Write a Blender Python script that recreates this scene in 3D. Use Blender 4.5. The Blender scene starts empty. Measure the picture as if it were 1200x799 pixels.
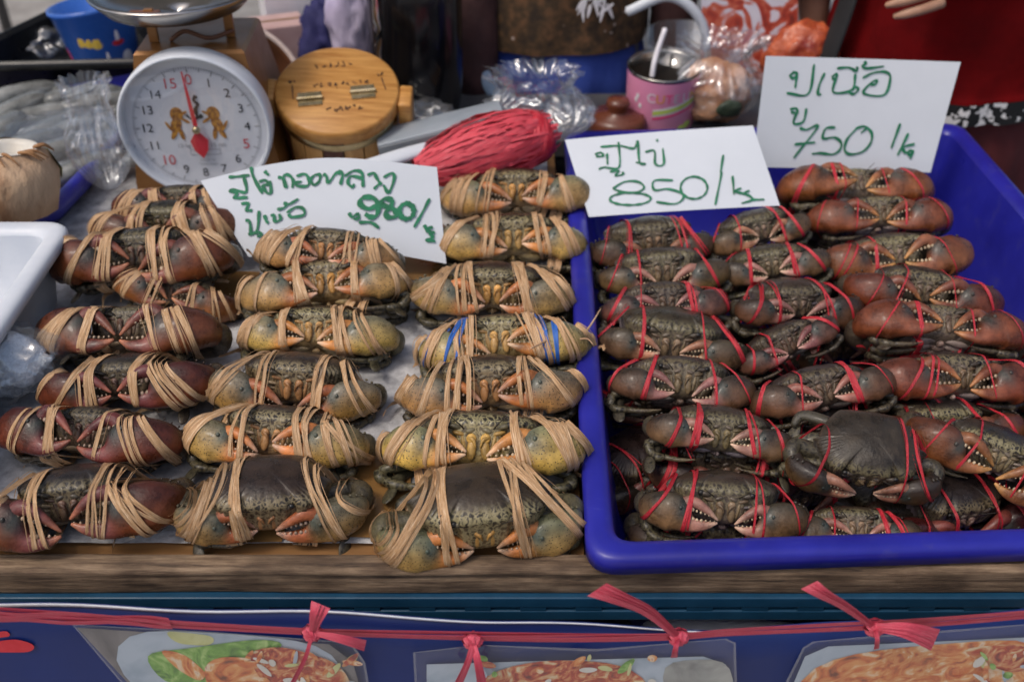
import bpy, math, random
import numpy as np
from mathutils import Vector, Matrix, Euler, noise

R = math.radians
scene = bpy.context.scene
COL = scene.collection

# ------------------------------------------------------------------ camera, world, sun, exposure
CAMZ, PITCH, FPX = 1.45, R(36.0), 1200.0           # focal length in photo pixels (1200 x 799)
cam = bpy.data.cameras.new('camera')
cam.sensor_width = 36.0
cam.lens = 36.0 * FPX / 1200.0
cam.clip_start, cam.clip_end = 0.02, 400
cam.dof.use_dof = True
cam.dof.focus_distance = 0.93
cam.dof.aperture_fstop = 5.0
camo = bpy.data.objects.new('camera', cam)
COL.objects.link(camo)
camo.location = (0, 0, CAMZ)
camo.rotation_euler = (R(90) - PITCH, 0, 0)
scene.camera = camo

SUN_EL, SUN_AZ = R(60), R(-125)                     # azimuth measured from +y (away from camera) to +x
world = bpy.data.worlds.new('World')
scene.world = world
world.use_nodes = True
wn = world.node_tree
wn.nodes.clear()
sky = wn.nodes.new('ShaderNodeTexSky')
sky.sky_type = 'NISHITA'
sky.sun_disc = False
sky.sun_elevation = SUN_EL
sky.sun_rotation = SUN_AZ
sky.air_density = 1.0
sky.dust_density = 5.0
sky.ozone_density = 1.0
bg = wn.nodes.new('ShaderNodeBackground')
bg.inputs['Strength'].default_value = 0.13
wo = wn.nodes.new('ShaderNodeOutputWorld')
wn.links.new(sky.outputs[0], bg.inputs['Color'])
wn.links.new(bg.outputs[0], wo.inputs['Surface'])

sun = bpy.data.lights.new('sun', 'SUN')
sun.energy = 0.9
sun.angle = R(11)
sun.color = (1.0, 0.93, 0.84)
suno = bpy.data.objects.new('sun', sun)
COL.objects.link(suno)
sd = Vector((math.sin(SUN_AZ) * math.cos(SUN_EL), math.cos(SUN_AZ) * math.cos(SUN_EL), math.sin(SUN_EL)))
suno.rotation_euler = (-sd).to_track_quat('-Z', 'Y').to_euler()

vs = scene.view_settings
vs.view_transform = 'Standard'
vs.look = 'None'
vs.gamma = 1.0
vs.use_curve_mapping = False
vs.exposure = 0.15

# ------------------------------------------------------------------ pixel helpers (a pixel gives a direction)
CP, SP = math.cos(PITCH), math.sin(PITCH)
def ray(px, py):
    u, v = (px - 600.0) / FPX, (py - 399.5) / FPX
    return Vector((u, CP - v * SP, -SP - v * CP))   # depth along the view axis = 1
def at_z(px, py, z):
    d = ray(px, py); t = (z - CAMZ) / d.z
    return Vector((0, 0, CAMZ)) + d * t
def at_y(px, py, y):
    d = ray(px, py); t = y / d.y
    return Vector((0, 0, CAMZ)) + d * t
def at_plane(px, py, p0, n):
    d = ray(px, py); o = Vector((0, 0, CAMZ))
    return o + d * ((p0 - o).dot(n) / d.dot(n))
def depth(p):
    return p.y * CP + (CAMZ - p.z) * SP

# ------------------------------------------------------------------ materials
MATS = {}
def _nm(name):
    m = bpy.data.materials.new(name); m.use_nodes = True
    nt = m.node_tree; b = nt.nodes['Principled BSDF']
    MATS[name] = m
    return m, nt, b
def N(nt, t, **kw):
    n = nt.nodes.new(t)
    for k, v in kw.items():
        if k in n.inputs: n.inputs[k].default_value = v
        else: setattr(n, k, v)
    return n
def ramp(nt, fac, stops):
    r = nt.nodes.new('ShaderNodeValToRGB')
    e = r.color_ramp.elements
    while len(e) < len(stops): e.new(0.5)
    for i, (p, c) in enumerate(stops):
        e[i].position = p; e[i].color = (*c, 1)
    nt.links.new(fac, r.inputs[0])
    return r
def mix(nt, fac, a, b, mode='MIX'):
    m = nt.nodes.new('ShaderNodeMix'); m.data_type = 'RGBA'; m.blend_type = mode
    for s, v in ((m.inputs[0], fac), (m.inputs[6], a), (m.inputs[7], b)):
        if isinstance(v, bpy.types.NodeSocket): nt.links.new(v, s)
        elif isinstance(v, (int, float)): s.default_value = v
        else: s.default_value = (*v, 1)
    return m.outputs[2]
def bump(nt, b, h, strength=0.3, dist=0.002):
    bp = N(nt, 'ShaderNodeBump', Strength=strength, Distance=dist)
    nt.links.new(h, bp.inputs['Height']); nt.links.new(bp.outputs[0], b.inputs['Normal'])
def coords(nt, kind='Object', scale=(1, 1, 1)):
    tc = nt.nodes.new('ShaderNodeTexCoord'); mp = nt.nodes.new('ShaderNodeMapping')
    mp.inputs['Scale'].default_value = scale
    nt.links.new(tc.outputs[kind], mp.inputs[0])
    return mp.outputs[0]
def noise_mat(name, c1, c2, scale=20, rough=0.5, bmp=0.2, stretch=(1, 1, 1), spec=0.5, detail=6, metal=0.0, lo=0.35, hi=0.65, kind='Object', dist=0.002, rvar=0.12):
    m, nt, b = _nm(name)
    co = coords(nt, kind, stretch)
    n = N(nt, 'ShaderNodeTexNoise', Scale=scale, Detail=detail, Roughness=0.6); nt.links.new(co, n.inputs['Vector'])
    r = ramp(nt, n.outputs[0], [(lo, c1), (hi, c2)])
    nt.links.new(r.outputs[0], b.inputs['Base Color'])
    b.inputs['Metallic'].default_value = metal
    b.inputs['Specular IOR Level'].default_value = spec
    n2 = N(nt, 'ShaderNodeTexNoise', Scale=scale * 3.1, Detail=4); nt.links.new(co, n2.inputs['Vector'])
    rr = N(nt, 'ShaderNodeMapRange'); rr.inputs['To Min'].default_value = max(0.03, rough - rvar); rr.inputs['To Max'].default_value = min(1, rough + rvar)
    nt.links.new(n2.outputs[0], rr.inputs[0]); nt.links.new(rr.outputs[0], b.inputs['Roughness'])
    if bmp: bump(nt, b, n2.outputs[0], bmp, dist)
    return m
def clear_mat(name, gloss=0.20, milk=0.03, rough=0.10, scale=18, bmp=0.5):
    """thin clear film: mostly transparent, part mirror-like, a little milky"""
    m, nt, b = _nm(name)
    co = coords(nt, 'Object')
    n = N(nt, 'ShaderNodeTexNoise', Scale=scale, Detail=4, Distortion=1.2); nt.links.new(co, n.inputs['Vector'])
    tr = nt.nodes.new('ShaderNodeBsdfTransparent'); tr.inputs[0].default_value = (0.95, 0.96, 0.97, 1)
    gl = nt.nodes.new('ShaderNodeBsdfGlossy'); gl.inputs['Roughness'].default_value = rough; gl.inputs[0].default_value = (0.9, 0.92, 0.95, 1)
    b.inputs['Base Color'].default_value = (0.85, 0.87, 0.9, 1); b.inputs['Roughness'].default_value = 0.4
    m1 = nt.nodes.new('ShaderNodeMixShader'); m2 = nt.nodes.new('ShaderNodeMixShader')
    m1.inputs[0].default_value = gloss; m2.inputs[0].default_value = milk
    nt.links.new(tr.outputs[0], m1.inputs[1]); nt.links.new(gl.outputs[0], m1.inputs[2])
    nt.links.new(m1.outputs[0], m2.inputs[1]); nt.links.new(b.outputs[0], m2.inputs[2])
    nt.links.new(m2.outputs[0], nt.nodes['Material Output'].inputs['Surface'])
    if bmp:
        bp = N(nt, 'ShaderNodeBump', Strength=bmp, Distance=0.01); nt.links.new(n.outputs[0], bp.inputs['Height'])
        nt.links.new(bp.outputs[0], gl.inputs['Normal'])
    return m

def shell_mat():
    m, nt, b = _nm('crab_shell')
    a = nt.nodes.new('ShaderNodeAttribute'); a.attribute_name = 'Col'
    k = nt.nodes.new('ShaderNodeAttribute'); k.attribute_name = 'Mask'
    sp = nt.nodes.new('ShaderNodeSeparateColor'); nt.links.new(k.outputs['Color'], sp.inputs[0])
    oi = nt.nodes.new('ShaderNodeObjectInfo')
    co = coords(nt)
    # shift the pattern per animal
    ad = nt.nodes.new('ShaderNodeVectorMath'); ad.operation = 'ADD'
    nt.links.new(co, ad.inputs[0]); nt.links.new(oi.outputs['Random'], ad.inputs[1])
    co = ad.outputs[0]
    n = N(nt, 'ShaderNodeTexNoise', Scale=45, Detail=8, Roughness=0.65); nt.links.new(co, n.inputs['Vector'])
    mot = ramp(nt, n.outputs[0], [(0.3, (0.38, 0.36, 0.34)), (0.7, (1.5, 1.45, 1.4))])
    c = mix(nt, 1.0, a.outputs['Color'], mot.outputs[0], 'MULTIPLY')
    # pale vein pattern of the face
    v = N(nt, 'ShaderNodeTexVoronoi', feature='DISTANCE_TO_EDGE', Scale=150); 
    n3 = N(nt, 'ShaderNodeTexNoise', Scale=80, Detail=3); nt.links.new(co, n3.inputs['Vector'])
    wv = mix(nt, 0.02, co, n3.outputs['Color'])
    nt.links.new(wv, v.inputs['Vector'])
    vr = ramp(nt, v.outputs['Distance'], [(0.06, (0.30, 0.25, 0.13)), (0.22, (0.02, 0.017, 0.012))])
    c = mix(nt, sp.outputs[0], c, vr.outputs[0])
    # dark dots on the claws
    v2 = N(nt, 'ShaderNodeTexVoronoi', Scale=330); nt.links.new(co, v2.inputs['Vector'])
    dr = ramp(nt, v2.outputs['Distance'], [(0.16, (1, 1, 1)), (0.3, (0, 0, 0))])
    mm = nt.nodes.new('ShaderNodeMath'); mm.operation = 'MULTIPLY'
    nt.links.new(dr.outputs[0], mm.inputs[0]); nt.links.new(sp.outputs[1], mm.inputs[1])
    c = mix(nt, mm.outputs[0], c, (0.03, 0.03, 0.02))
    hv = nt.nodes.new('ShaderNodeHueSaturation')
    for lo, hi, soc in ((0.485, 0.515, 'Hue'), (0.8, 1.15, 'Value')):
        mr = nt.nodes.new('ShaderNodeMapRange'); mr.inputs['To Min'].default_value = lo; mr.inputs['To Max'].default_value = hi
        nt.links.new(oi.outputs['Random'], mr.inputs[0]); nt.links.new(mr.outputs[0], hv.inputs[soc])
    nt.links.new(c, hv.inputs['Color'])
    nt.links.new(hv.outputs[0], b.inputs['Base Color'])
    rr = N(nt, 'ShaderNodeMapRange'); rr.inputs['To Min'].default_value = 0.02; rr.inputs['To Max'].default_value = 0.60
    b.inputs['Coat Weight'].default_value = 0.15; b.inputs['Coat Roughness'].default_value = 0.12
    n2 = N(nt, 'ShaderNodeTexNoise', Scale=210, Detail=6, Roughness=0.7); nt.links.new(co, n2.inputs['Vector'])
    nt.links.new(n.outputs[0], rr.inputs[0]); nt.links.new(rr.outputs[0], b.inputs['Roughness'])
    b.inputs['Specular IOR Level'].default_value = 0.38
    bump(nt, b, n2.outputs[0], 0.6, 0.0014)
    return m
shell_mat()

def strip_mat(name, c1, c2, c3, rough, bmp, scale=9.0):
    m, nt, b = _nm(name)
    co = coords(nt, 'UV', (1.2, scale, 1))
    oi = nt.nodes.new('ShaderNodeObjectInfo')
    ad = nt.nodes.new('ShaderNodeVectorMath'); ad.operation = 'ADD'
    nt.links.new(co, ad.inputs[0]); nt.links.new(oi.outputs['Random'], ad.inputs[1])
    n = N(nt, 'ShaderNodeTexNoise', Scale=1.5, Detail=7, Roughness=0.7); nt.links.new(ad.outputs[0], n.inputs['Vector'])
    r = ramp(nt, n.outputs[0], [(0.3, c1), (0.5, c2), (0.68, c3)])
    nt.links.new(r.outputs[0], b.inputs['Base Color'])
    b.inputs['Roughness'].default_value = rough
    bump(nt, b, n.outputs[0], bmp, 0.001)
    return m
strip_mat('palm_strip', (0.19, 0.075, 0.025), (0.56, 0.33, 0.155), (0.84, 0.68, 0.48), 0.5, 0.9, 6.0)
strip_mat('red_raffia', (0.24, 0.006, 0.012), (0.55, 0.02, 0.035), (0.80, 0.14, 0.15), 0.25, 0.9)
strip_mat('pink_raffia', (0.42, 0.02, 0.05), (0.66, 0.06, 0.11), (0.80, 0.26, 0.30), 0.4, 0.8, 14)
strip_mat('bright_raffia', (0.50, 0.02, 0.04), (0.74, 0.06, 0.09), (0.85, 0.26, 0.28), 0.3, 0.8)
strip_mat('blue_raffia', (0.01, 0.05, 0.25), (0.02, 0.12, 0.48), (0.10, 0.28, 0.65), 0.35, 0.6)

noise_mat('tray_blue', (0.014, 0.014, 0.22), (0.022, 0.024, 0.34), 9, 0.34, 0.16, rvar=0.14, dist=0.001)
noise_mat('teal_plastic', (0.006, 0.045, 0.095), (0.012, 0.065, 0.13), 25, 0.42, 0.1)
noise_mat('black_plastic', (0.006, 0.006, 0.007), (0.014, 0.014, 0.015), 12, 0.3, 0.1)
noise_mat('gloss_black', (0.004, 0.004, 0.005), (0.010, 0.010, 0.012), 9, 0.16, 0.15, dist=0.003)
noise_mat('white_plastic', (0.56, 0.60, 0.66), (0.66, 0.69, 0.73), 18, 0.42, 0.1)
noise_mat('foam_white', (0.26, 0.26, 0.27), (0.55, 0.55, 0.56), 60, 0.8, 0.6, dist=0.002)
noise_mat('paper', (0.60, 0.64, 0.69), (0.66, 0.70, 0.75), 6, 0.75, 0.05)
noise_mat('ink_green', (0.004, 0.12, 0.05), (0.01, 0.20, 0.09), 60, 0.6, 0.0)
noise_mat('ink_black', (0.01, 0.01, 0.012), (0.03, 0.03, 0.035), 60, 0.6, 0.0)
noise_mat('ink_red', (0.55, 0.02, 0.03), (0.62, 0.04, 0.06), 60, 0.5, 0.0)
noise_mat('ink_grey', (0.25, 0.26, 0.28), (0.35, 0.36, 0.38), 60, 0.6, 0.0)
noise_mat('lion_print', (0.16, 0.05, 0.02), (0.62, 0.30, 0.04), 220, 0.6, 0.0)
noise_mat('board_brown', (0.17, 0.085, 0.03), (0.30, 0.155, 0.06), 6, 0.5, 0.15, stretch=(1, 8, 8))
noise_mat('tape_brown', (0.22, 0.115, 0.035), (0.27, 0.145, 0.05), 18, 0.3, 0.15)
noise_mat('scale_brown', (0.25, 0.11, 0.030), (0.33, 0.15, 0.045), 14, 0.34, 0.1, metal=0.35)
noise_mat('steel', (0.34, 0.33, 0.31), (0.48, 0.46, 0.44), 14, 0.22, 0.1, metal=1.0)
noise_mat('chrome', (0.7, 0.7, 0.7), (0.8, 0.8, 0.8), 8, 0.1, 0.0, metal=1.0)
noise_mat('dial_white', (0.66, 0.67, 0.71), (0.70, 0.72, 0.76), 5, 0.4, 0.0)
noise_mat('box_wood', (0.40, 0.17, 0.035), (0.62, 0.32, 0.09), 5, 0.42, 0.12, stretch=(3, 26, 26))
noise_mat('box_wood_pale', (0.45, 0.23, 0.07), (0.62, 0.36, 0.13), 7, 0.45, 0.12, stretch=(20, 20, 2))
noise_mat('box_wood_dark', (0.06, 0.014, 0.008), (0.10, 0.03, 0.014), 7, 0.45, 0.12, stretch=(20, 20, 2))
noise_mat('burnt_mark', (0.06, 0.025, 0.01), (0.12, 0.05, 0.018), 60, 0.6, 0.0)
noise_mat('brass', (0.42, 0.34, 0.18), (0.62, 0.52, 0.32), 40, 0.3, 0.1, metal=1.0)
noise_mat('pink_enamel', (0.86, 0.30, 0.50), (0.90, 0.36, 0.55), 6, 0.3, 0.0)
noise_mat('cup_blue', (0.035, 0.13, 0.50), (0.05, 0.17, 0.58), 6, 0.28, 0.0)
noise_mat('print_yellow', (0.75, 0.50, 0.06), (0.80, 0.58, 0.12), 30, 0.4, 0.0)
noise_mat('print_lime', (0.48, 0.62, 0.10), (0.55, 0.68, 0.16), 30, 0.4, 0.0)
noise_mat('print_hotpink', (0.75, 0.06, 0.20), (0.82, 0.10, 0.26), 30, 0.4, 0.0)
noise_mat('print_white', (0.75, 0.72, 0.74), (0.82, 0.80, 0.82), 30, 0.4, 0.0)
noise_mat('print_grey', (0.55, 0.50, 0.55), (0.62, 0.58, 0.62), 30, 0.4, 0.0)
noise_mat('print_orange', (0.75, 0.30, 0.03), (0.80, 0.38, 0.05), 30, 0.4, 0.0)
noise_mat('dark_drink', (0.008, 0.006, 0.004), (0.014, 0.01, 0.008), 10, 0.4, 0.0, spec=0.15)
noise_mat('straw_white', (0.72, 0.70, 0.74), (0.80, 0.78, 0.82), 10, 0.35, 0.0)
noise_mat('net_red', (0.50, 0.012, 0.03), (0.74, 0.07, 0.09), 26, 0.42, 0.5, stretch=(6, 1, 1), dist=0.006)
noise_mat('grey_plastic', (0.26, 0.30, 0.34), (0.34, 0.38, 0.42), 12, 0.35, 0.1)
noise_mat('grey_dark_plastic', (0.12, 0.14, 0.16), (0.18, 0.20, 0.22), 12, 0.35, 0.1)
noise_mat('brown_plastic', (0.11, 0.03, 0.015), (0.16, 0.05, 0.025), 14, 0.28, 0.0)
noise_mat('coconut_husk', (0.30, 0.15, 0.07), (0.62, 0.42, 0.26), 26, 0.7, 0.8, stretch=(1, 1, 0.35), dist=0.005, lo=0.3, hi=0.6)
noise_mat('coconut_green', (0.13, 0.13, 0.04), (0.26, 0.26, 0.09), 60, 0.6, 0.3)
noise_mat('coconut_flesh', (0.62, 0.58, 0.50), (0.72, 0.70, 0.64), 24, 0.45, 0.2)
noise_mat('fibre_brown', (0.28, 0.13, 0.05), (0.42, 0.22, 0.09), 44, 0.7, 0.4)
noise_mat('squid_skin', (0.09, 0.095, 0.09), (0.32, 0.33, 0.32), 26, 0.25, 0.3, stretch=(1, 1, 3))
noise_mat('ice', (0.58, 0.62, 0.66), (0.80, 0.84, 0.88), 90, 0.25, 0.8, dist=0.004)
noise_mat('banner_blue', (0.004, 0.016, 0.10), (0.006, 0.024, 0.15), 3, 0.4, 0.08)
noise_mat('skin', (0.36, 0.19, 0.12), (0.46, 0.26, 0.17), 30, 0.5, 0.1)
noise_mat('hair', (0.008, 0.006, 0.005), (0.02, 0.015, 0.012), 50, 0.5, 0.4, stretch=(4, 4, 1))
noise_mat('sleeve_brown', (0.035, 0.012, 0.012), (0.065, 0.024, 0.022), 24, 0.85, 0.5, dist=0.004)
noise_mat('cloth_blue', (0.022, 0.055, 0.30), (0.04, 0.085, 0.40), 10, 0.8, 0.3, dist=0.004)
noise_mat('cloth_paleblue', (0.22, 0.32, 0.42), (0.32, 0.42, 0.52), 16, 0.8, 0.3)
noise_mat('cloth_grey', (0.11, 0.14, 0.19), (0.17, 0.20, 0.26), 16, 0.85, 0.4)
noise_mat('cloth_red', (0.085, 0.0012, 0.002), (0.15, 0.002, 0.003), 9, 0.9, 0.4, spec=0.12, dist=0.006)
noise_mat('cloth_maroon', (0.07, 0.008, 0.010), (0.11, 0.014, 0.016), 14, 0.85, 0.4)
noise_mat('cloth_black', (0.008, 0.008, 0.009), (0.016, 0.016, 0.018), 14, 0.8, 0.3)
noise_mat('cloth_navy', (0.018, 0.018, 0.09), (0.03, 0.03, 0.13), 14, 0.8, 0.3)
noise_mat('floral_trim', (0.006, 0.006, 0.007), (0.75, 0.73, 0.72), 55, 0.8, 0.0, detail=2, lo=0.53, hi=0.56)
noise_mat('orange_bag', (0.22, 0.02, 0.012), (0.60, 0.14, 0.05), 30, 0.35, 0.4, dist=0.006)
noise_mat('lilac_bag', (0.42, 0.36, 0.55), (0.62, 0.55, 0.70), 10, 0.4, 0.3, dist=0.006)
noise_mat('carton_pink', (0.45, 0.28, 0.26), (0.62, 0.44, 0.42), 9, 0.6, 0.1)
noise_mat('snack_tan', (0.46, 0.20, 0.09), (0.70, 0.42, 0.26), 30, 0.45, 0.5, dist=0.006)
noise_mat('nori_green', (0.02, 0.035, 0.02), (0.06, 0.08, 0.05), 50, 0.5, 0.4)
noise_mat('concrete', (0.24, 0.22, 0.20), (0.36, 0.34, 0.31), 8, 0.85, 0.4, dist=0.01)
noise_mat('table_steel', (0.05, 0.05, 0.055), (0.09, 0.09, 0.09), 12, 0.5, 0.2)
noise_mat('canopy_cloth', (0.50, 0.50, 0.48), (0.60, 0.60, 0.58), 6, 0.9, 0.1)
noise_mat('rust_brown', (0.13, 0.045, 0.02), (0.20, 0.08, 0.035), 12, 0.4, 0.2)
noise_mat('rim_white', (0.52, 0.40, 0.36), (0.66, 0.56, 0.52), 12, 0.35, 0.1)
clear_mat('clear_bag', 0.15, 0.05, 0.16, 25, 0.12)
clear_mat('clear_sleeve', 0.10, 0.03, 0.16, 16, 1.0)
clear_mat('clear_cup', 0.12, 0.03, 0.06, 6, 0)
clear_mat('dial_cover', 0.10, 0.0, 0.04, 3, 0)

def scuff(name):
    """scratches and dull water stains on moulded plastic"""
    m = MATS[name]; nt = m.node_tree; b = nt.nodes['Principled BSDF']
    src = b.inputs['Base Color'].links[0].from_socket
    co = coords(nt, 'Object', (2.5, 30, 30))
    n = N(nt, 'ShaderNodeTexNoise', Scale=7, Detail=8, Roughness=0.75, Distortion=0.6); nt.links.new(co, n.inputs['Vector'])
    r = ramp(nt, n.outputs[0], [(0.60, (0, 0, 0)), (0.78, (0.35, 0.35, 0.35))])
    co2 = coords(nt, 'Object')
    v = N(nt, 'ShaderNodeTexNoise', Scale=26, Detail=6, Roughness=0.7); nt.links.new(co2, v.inputs['Vector'])
    r2 = ramp(nt, v.outputs[0], [(0.56, (0, 0, 0)), (0.72, (0.22, 0.22, 0.22))])
    c = mix(nt, r.outputs[0], src, (0.25, 0.26, 0.50))
    c = mix(nt, r2.outputs[0], c, (0.10, 0.09, 0.14))
    nt.links.new(c, b.inputs['Base Color'])
scuff('tray_blue')

def wood_plank_mat():
    m, nt, b = _nm('plank_wood')
    co = coords(nt, 'Object', (9.0, 140, 140))
    n = N(nt, 'ShaderNodeTexNoise', Scale=1.6, Detail=12, Roughness=0.75); nt.links.new(co, n.inputs['Vector'])
    r = ramp(nt, n.outputs[0], [(0.34, (0.035, 0.022, 0.014)), (0.46, (0.17, 0.11, 0.065)), (0.64, (0.34, 0.24, 0.15))])
    co2 = coords(nt, 'Object', (7, 16, 16))
    n2 = N(nt, 'ShaderNodeTexNoise', Scale=3, Detail=5); nt.links.new(co2, n2.inputs['Vector'])
    s = ramp(nt, n2.outputs[0], [(0.36, (0.45, 0.42, 0.40)), (0.6, (1, 1, 1))])
    nt.links.new(mix(nt, 1.0, r.outputs[0], s.outputs[0], 'MULTIPLY'), b.inputs['Base Color'])
    b.inputs['Roughness'].default_value = 0.78
    bump(nt, b, n.outputs[0], 0.6, 0.003)
wood_plank_mat()

def batik_mat():
    m, nt, b = _nm('batik_cloth')
    co = coords(nt, 'Object')
    n = N(nt, 'ShaderNodeTexNoise', Scale=60, Detail=6); nt.links.new(co, n.inputs['Vector'])
    r = ramp(nt, n.outputs[0], [(0.35, (0.022, 0.012, 0.006)), (0.52, (0.06, 0.032, 0.012)), (0.7, (0.13, 0.06, 0.025))])
    v = N(nt, 'ShaderNodeTexVoronoi', Scale=46); nt.links.new(co, v.inputs['Vector'])
    d = ramp(nt, v.outputs['Distance'], [(0.10, (1, 1, 1)), (0.16, (0, 0, 0))])
    n2 = N(nt, 'ShaderNodeTexNoise', Scale=9, Detail=2); nt.links.new(co, n2.inputs['Vector'])
    g = ramp(nt, n2.outputs[0], [(0.5, (0, 0, 0)), (0.56, (1, 1, 1))])
    mm = mix(nt, 1.0, d.outputs[0], g.outputs[0], 'MULTIPLY')
    nt.links.new(mix(nt, mm, r.outputs[0], (0.42, 0.33, 0.28)), b.inputs['Base Color'])
    b.inputs['Roughness'].default_value = 0.85
    bump(nt, b, n.outputs[0], 0.4, 0.003)
batik_mat()

def dish_mat(name, stops, scale):
    m, nt, b = _nm(name)
    co = coords(nt, 'Object')
    n = N(nt, 'ShaderNodeTexNoise', Scale=scale, Detail=5, Distortion=2.2); nt.links.new(co, n.inputs['Vector'])
    r = ramp(nt, n.outputs[0], stops)
    nt.links.new(r.outputs[0], b.inputs['Base Color'])
    b.inputs['Roughness'].default_value = 0.35
dish_mat('dish_orange', [(0.28, (0.20, 0.05, 0.015)), (0.42, (0.62, 0.15, 0.03)), (0.55, (0.75, 0.34, 0.10)), (0.66, (0.82, 0.66, 0.45)), (0.75, (0.45, 0.05, 0.02))], 38)
dish_mat('dish_green', [(0.3, (0.05, 0.14, 0.02)), (0.5, (0.18, 0.38, 0.05)), (0.7, (0.45, 0.62, 0.20))], 44)
dish_mat('dish_red', [(0.3, (0.16, 0.02, 0.01)), (0.45, (0.48, 0.06, 0.02)), (0.56, (0.66, 0.28, 0.10)), (0.68, (0.76, 0.66, 0.42))], 52)
dish_mat('dish_plate', [(0.3, (0.24, 0.32, 0.40)), (0.6, (0.46, 0.53, 0.60))], 9)
dish_mat('dish_sauce', [(0.3, (0.45, 0.45, 0.12)), (0.6, (0.62, 0.62, 0.28))], 20)
dish_mat('dish_grey', [(0.3, (0.16, 0.16, 0.15)), (0.6, (0.42, 0.42, 0.38))], 16)
dish_mat('dish_table', [(0.3, (0.10, 0.09, 0.09)), (0.6, (0.22, 0.20, 0.19))], 16)
dish_mat('poster_crab', [(0.26, (0.05, 0.03, 0.03)), (0.40, (0.40, 0.05, 0.03)), (0.47, (0.55, 0.14, 0.08)), (0.52, (0.62, 0.58, 0.66)), (0.70, (0.70, 0.68, 0.74))], 16)

# ------------------------------------------------------------------ mesh helpers
def newmesh(name, V, F, mats, smooth=True, col=None, mask=None, uv=None, mi=None):
    me = bpy.data.meshes.new(name)
    me.from_pydata([tuple(v) for v in V], [], [tuple(f) for f in F])
    for m in ([mats] if isinstance(mats, str) else mats): me.materials.append(MATS[m])
    me.polygons.foreach_set('use_smooth', [smooth] * len(me.polygons))
    if mi is not None: me.polygons.foreach_set('material_index', mi)
    for nm, c in (('Col', col), ('Mask', mask)):
        if c is not None:
            at = me.color_attributes.new(nm, 'FLOAT_COLOR', 'POINT')
            a = np.ones((len(V), 4), dtype=np.float32); a[:, :3] = np.asarray(c, dtype=np.float32)
            at.data.foreach_set('color', a.ravel())
    if uv is not None:
        l = me.uv_layers.new(name='UVMap')
        idx = np.zeros(len(me.loops), dtype=np.int32); me.loops.foreach_get('vertex_index', idx)
        l.data.foreach_set('uv', np.asarray(uv, dtype=np.float32)[idx].ravel())
    me.update()
    return me
def link(name, me, parent=None):
    o = bpy.data.objects.new(name, me); COL.objects.link(o)
    if parent is not None: o.parent = parent
    return o
def thing(name, label, cat, loc=(0, 0, 0), rot=(0, 0, 0), group=None):
    o = bpy.data.objects.new(name, None); COL.objects.link(o)
    o.empty_display_size = 0.05
    o.location = loc; o.rotation_euler = rot
    return tag(o, label, cat, group)
def tag(o, label=None, cat=None, group=None, kind=None):
    if label: o['label'] = label
    if cat: o['category'] = cat
    if group: o['group'] = group
    if kind: o['kind'] = kind
    return o
class MB:
    """collects shapes, build() links them as one mesh"""
    def __init__(s): s.V, s.F, s.U, s.n = [], [], [], 0
    def add(s, V, F, U=None):
        V = np.asarray(V, dtype=float).reshape(-1, 3)
        s.V.append(V); s.F += [tuple(i + s.n for i in f) for f in F]
        s.U.append(np.zeros((len(V), 2)) if U is None else np.asarray(U))
        s.n += len(V); return s
    def build(s, name, mat, parent=None, smooth=True, sub=None, uv=False):
        V = np.concatenate(s.V)
        if sub is not None: V = V - np.array(sub)
        return link(name, newmesh(name, V, s.F, mat, smooth, uv=np.concatenate(s.U) if uv else None), parent)

def grid_faces(nu, nv, wrap=True):
    F = []
    for i in range(nu - 1):
        for j in range(nv if wrap else nv - 1):
            a, b = i * nv + j, i * nv + (j + 1) % nv
            F.append((a, b, b + nv, a + nv))
    return F
def ellipsoid(c, r, rot=(0, 0, 0), nu=8, nv=12):
    M = np.array(Euler(rot).to_matrix())
    V = []
    for i in range(nu + 1):
        th = math.pi * i / nu
        for j in range(nv):
            ph = 2 * math.pi * j / nv
            V.append((math.sin(th) * math.cos(ph), math.sin(th) * math.sin(ph), math.cos(th)))
    V = (np.array(V) * np.array(r)) @ M.T + np.array(c)
    return V, grid_faces(nu + 1, nv)
def crom(P, n):
    P = np.asarray(P, dtype=float)
    Q = np.vstack([2 * P[0] - P[1], P, 2 * P[-1] - P[-2]])
    out = []
    m = len(P) - 1
    for k in range(n):
        t = k / (n - 1) * m; i = min(int(t), m - 1); u = t - i
        a, b, c, d = Q[i], Q[i + 1], Q[i + 2], Q[i + 3]
        out.append(0.5 * ((2 * b) + (c - a) * u + (2 * a - 5 * b + 4 * c - d) * u * u + (3 * b - a - 3 * c + d) * u ** 3))
    return np.array(out)
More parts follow.
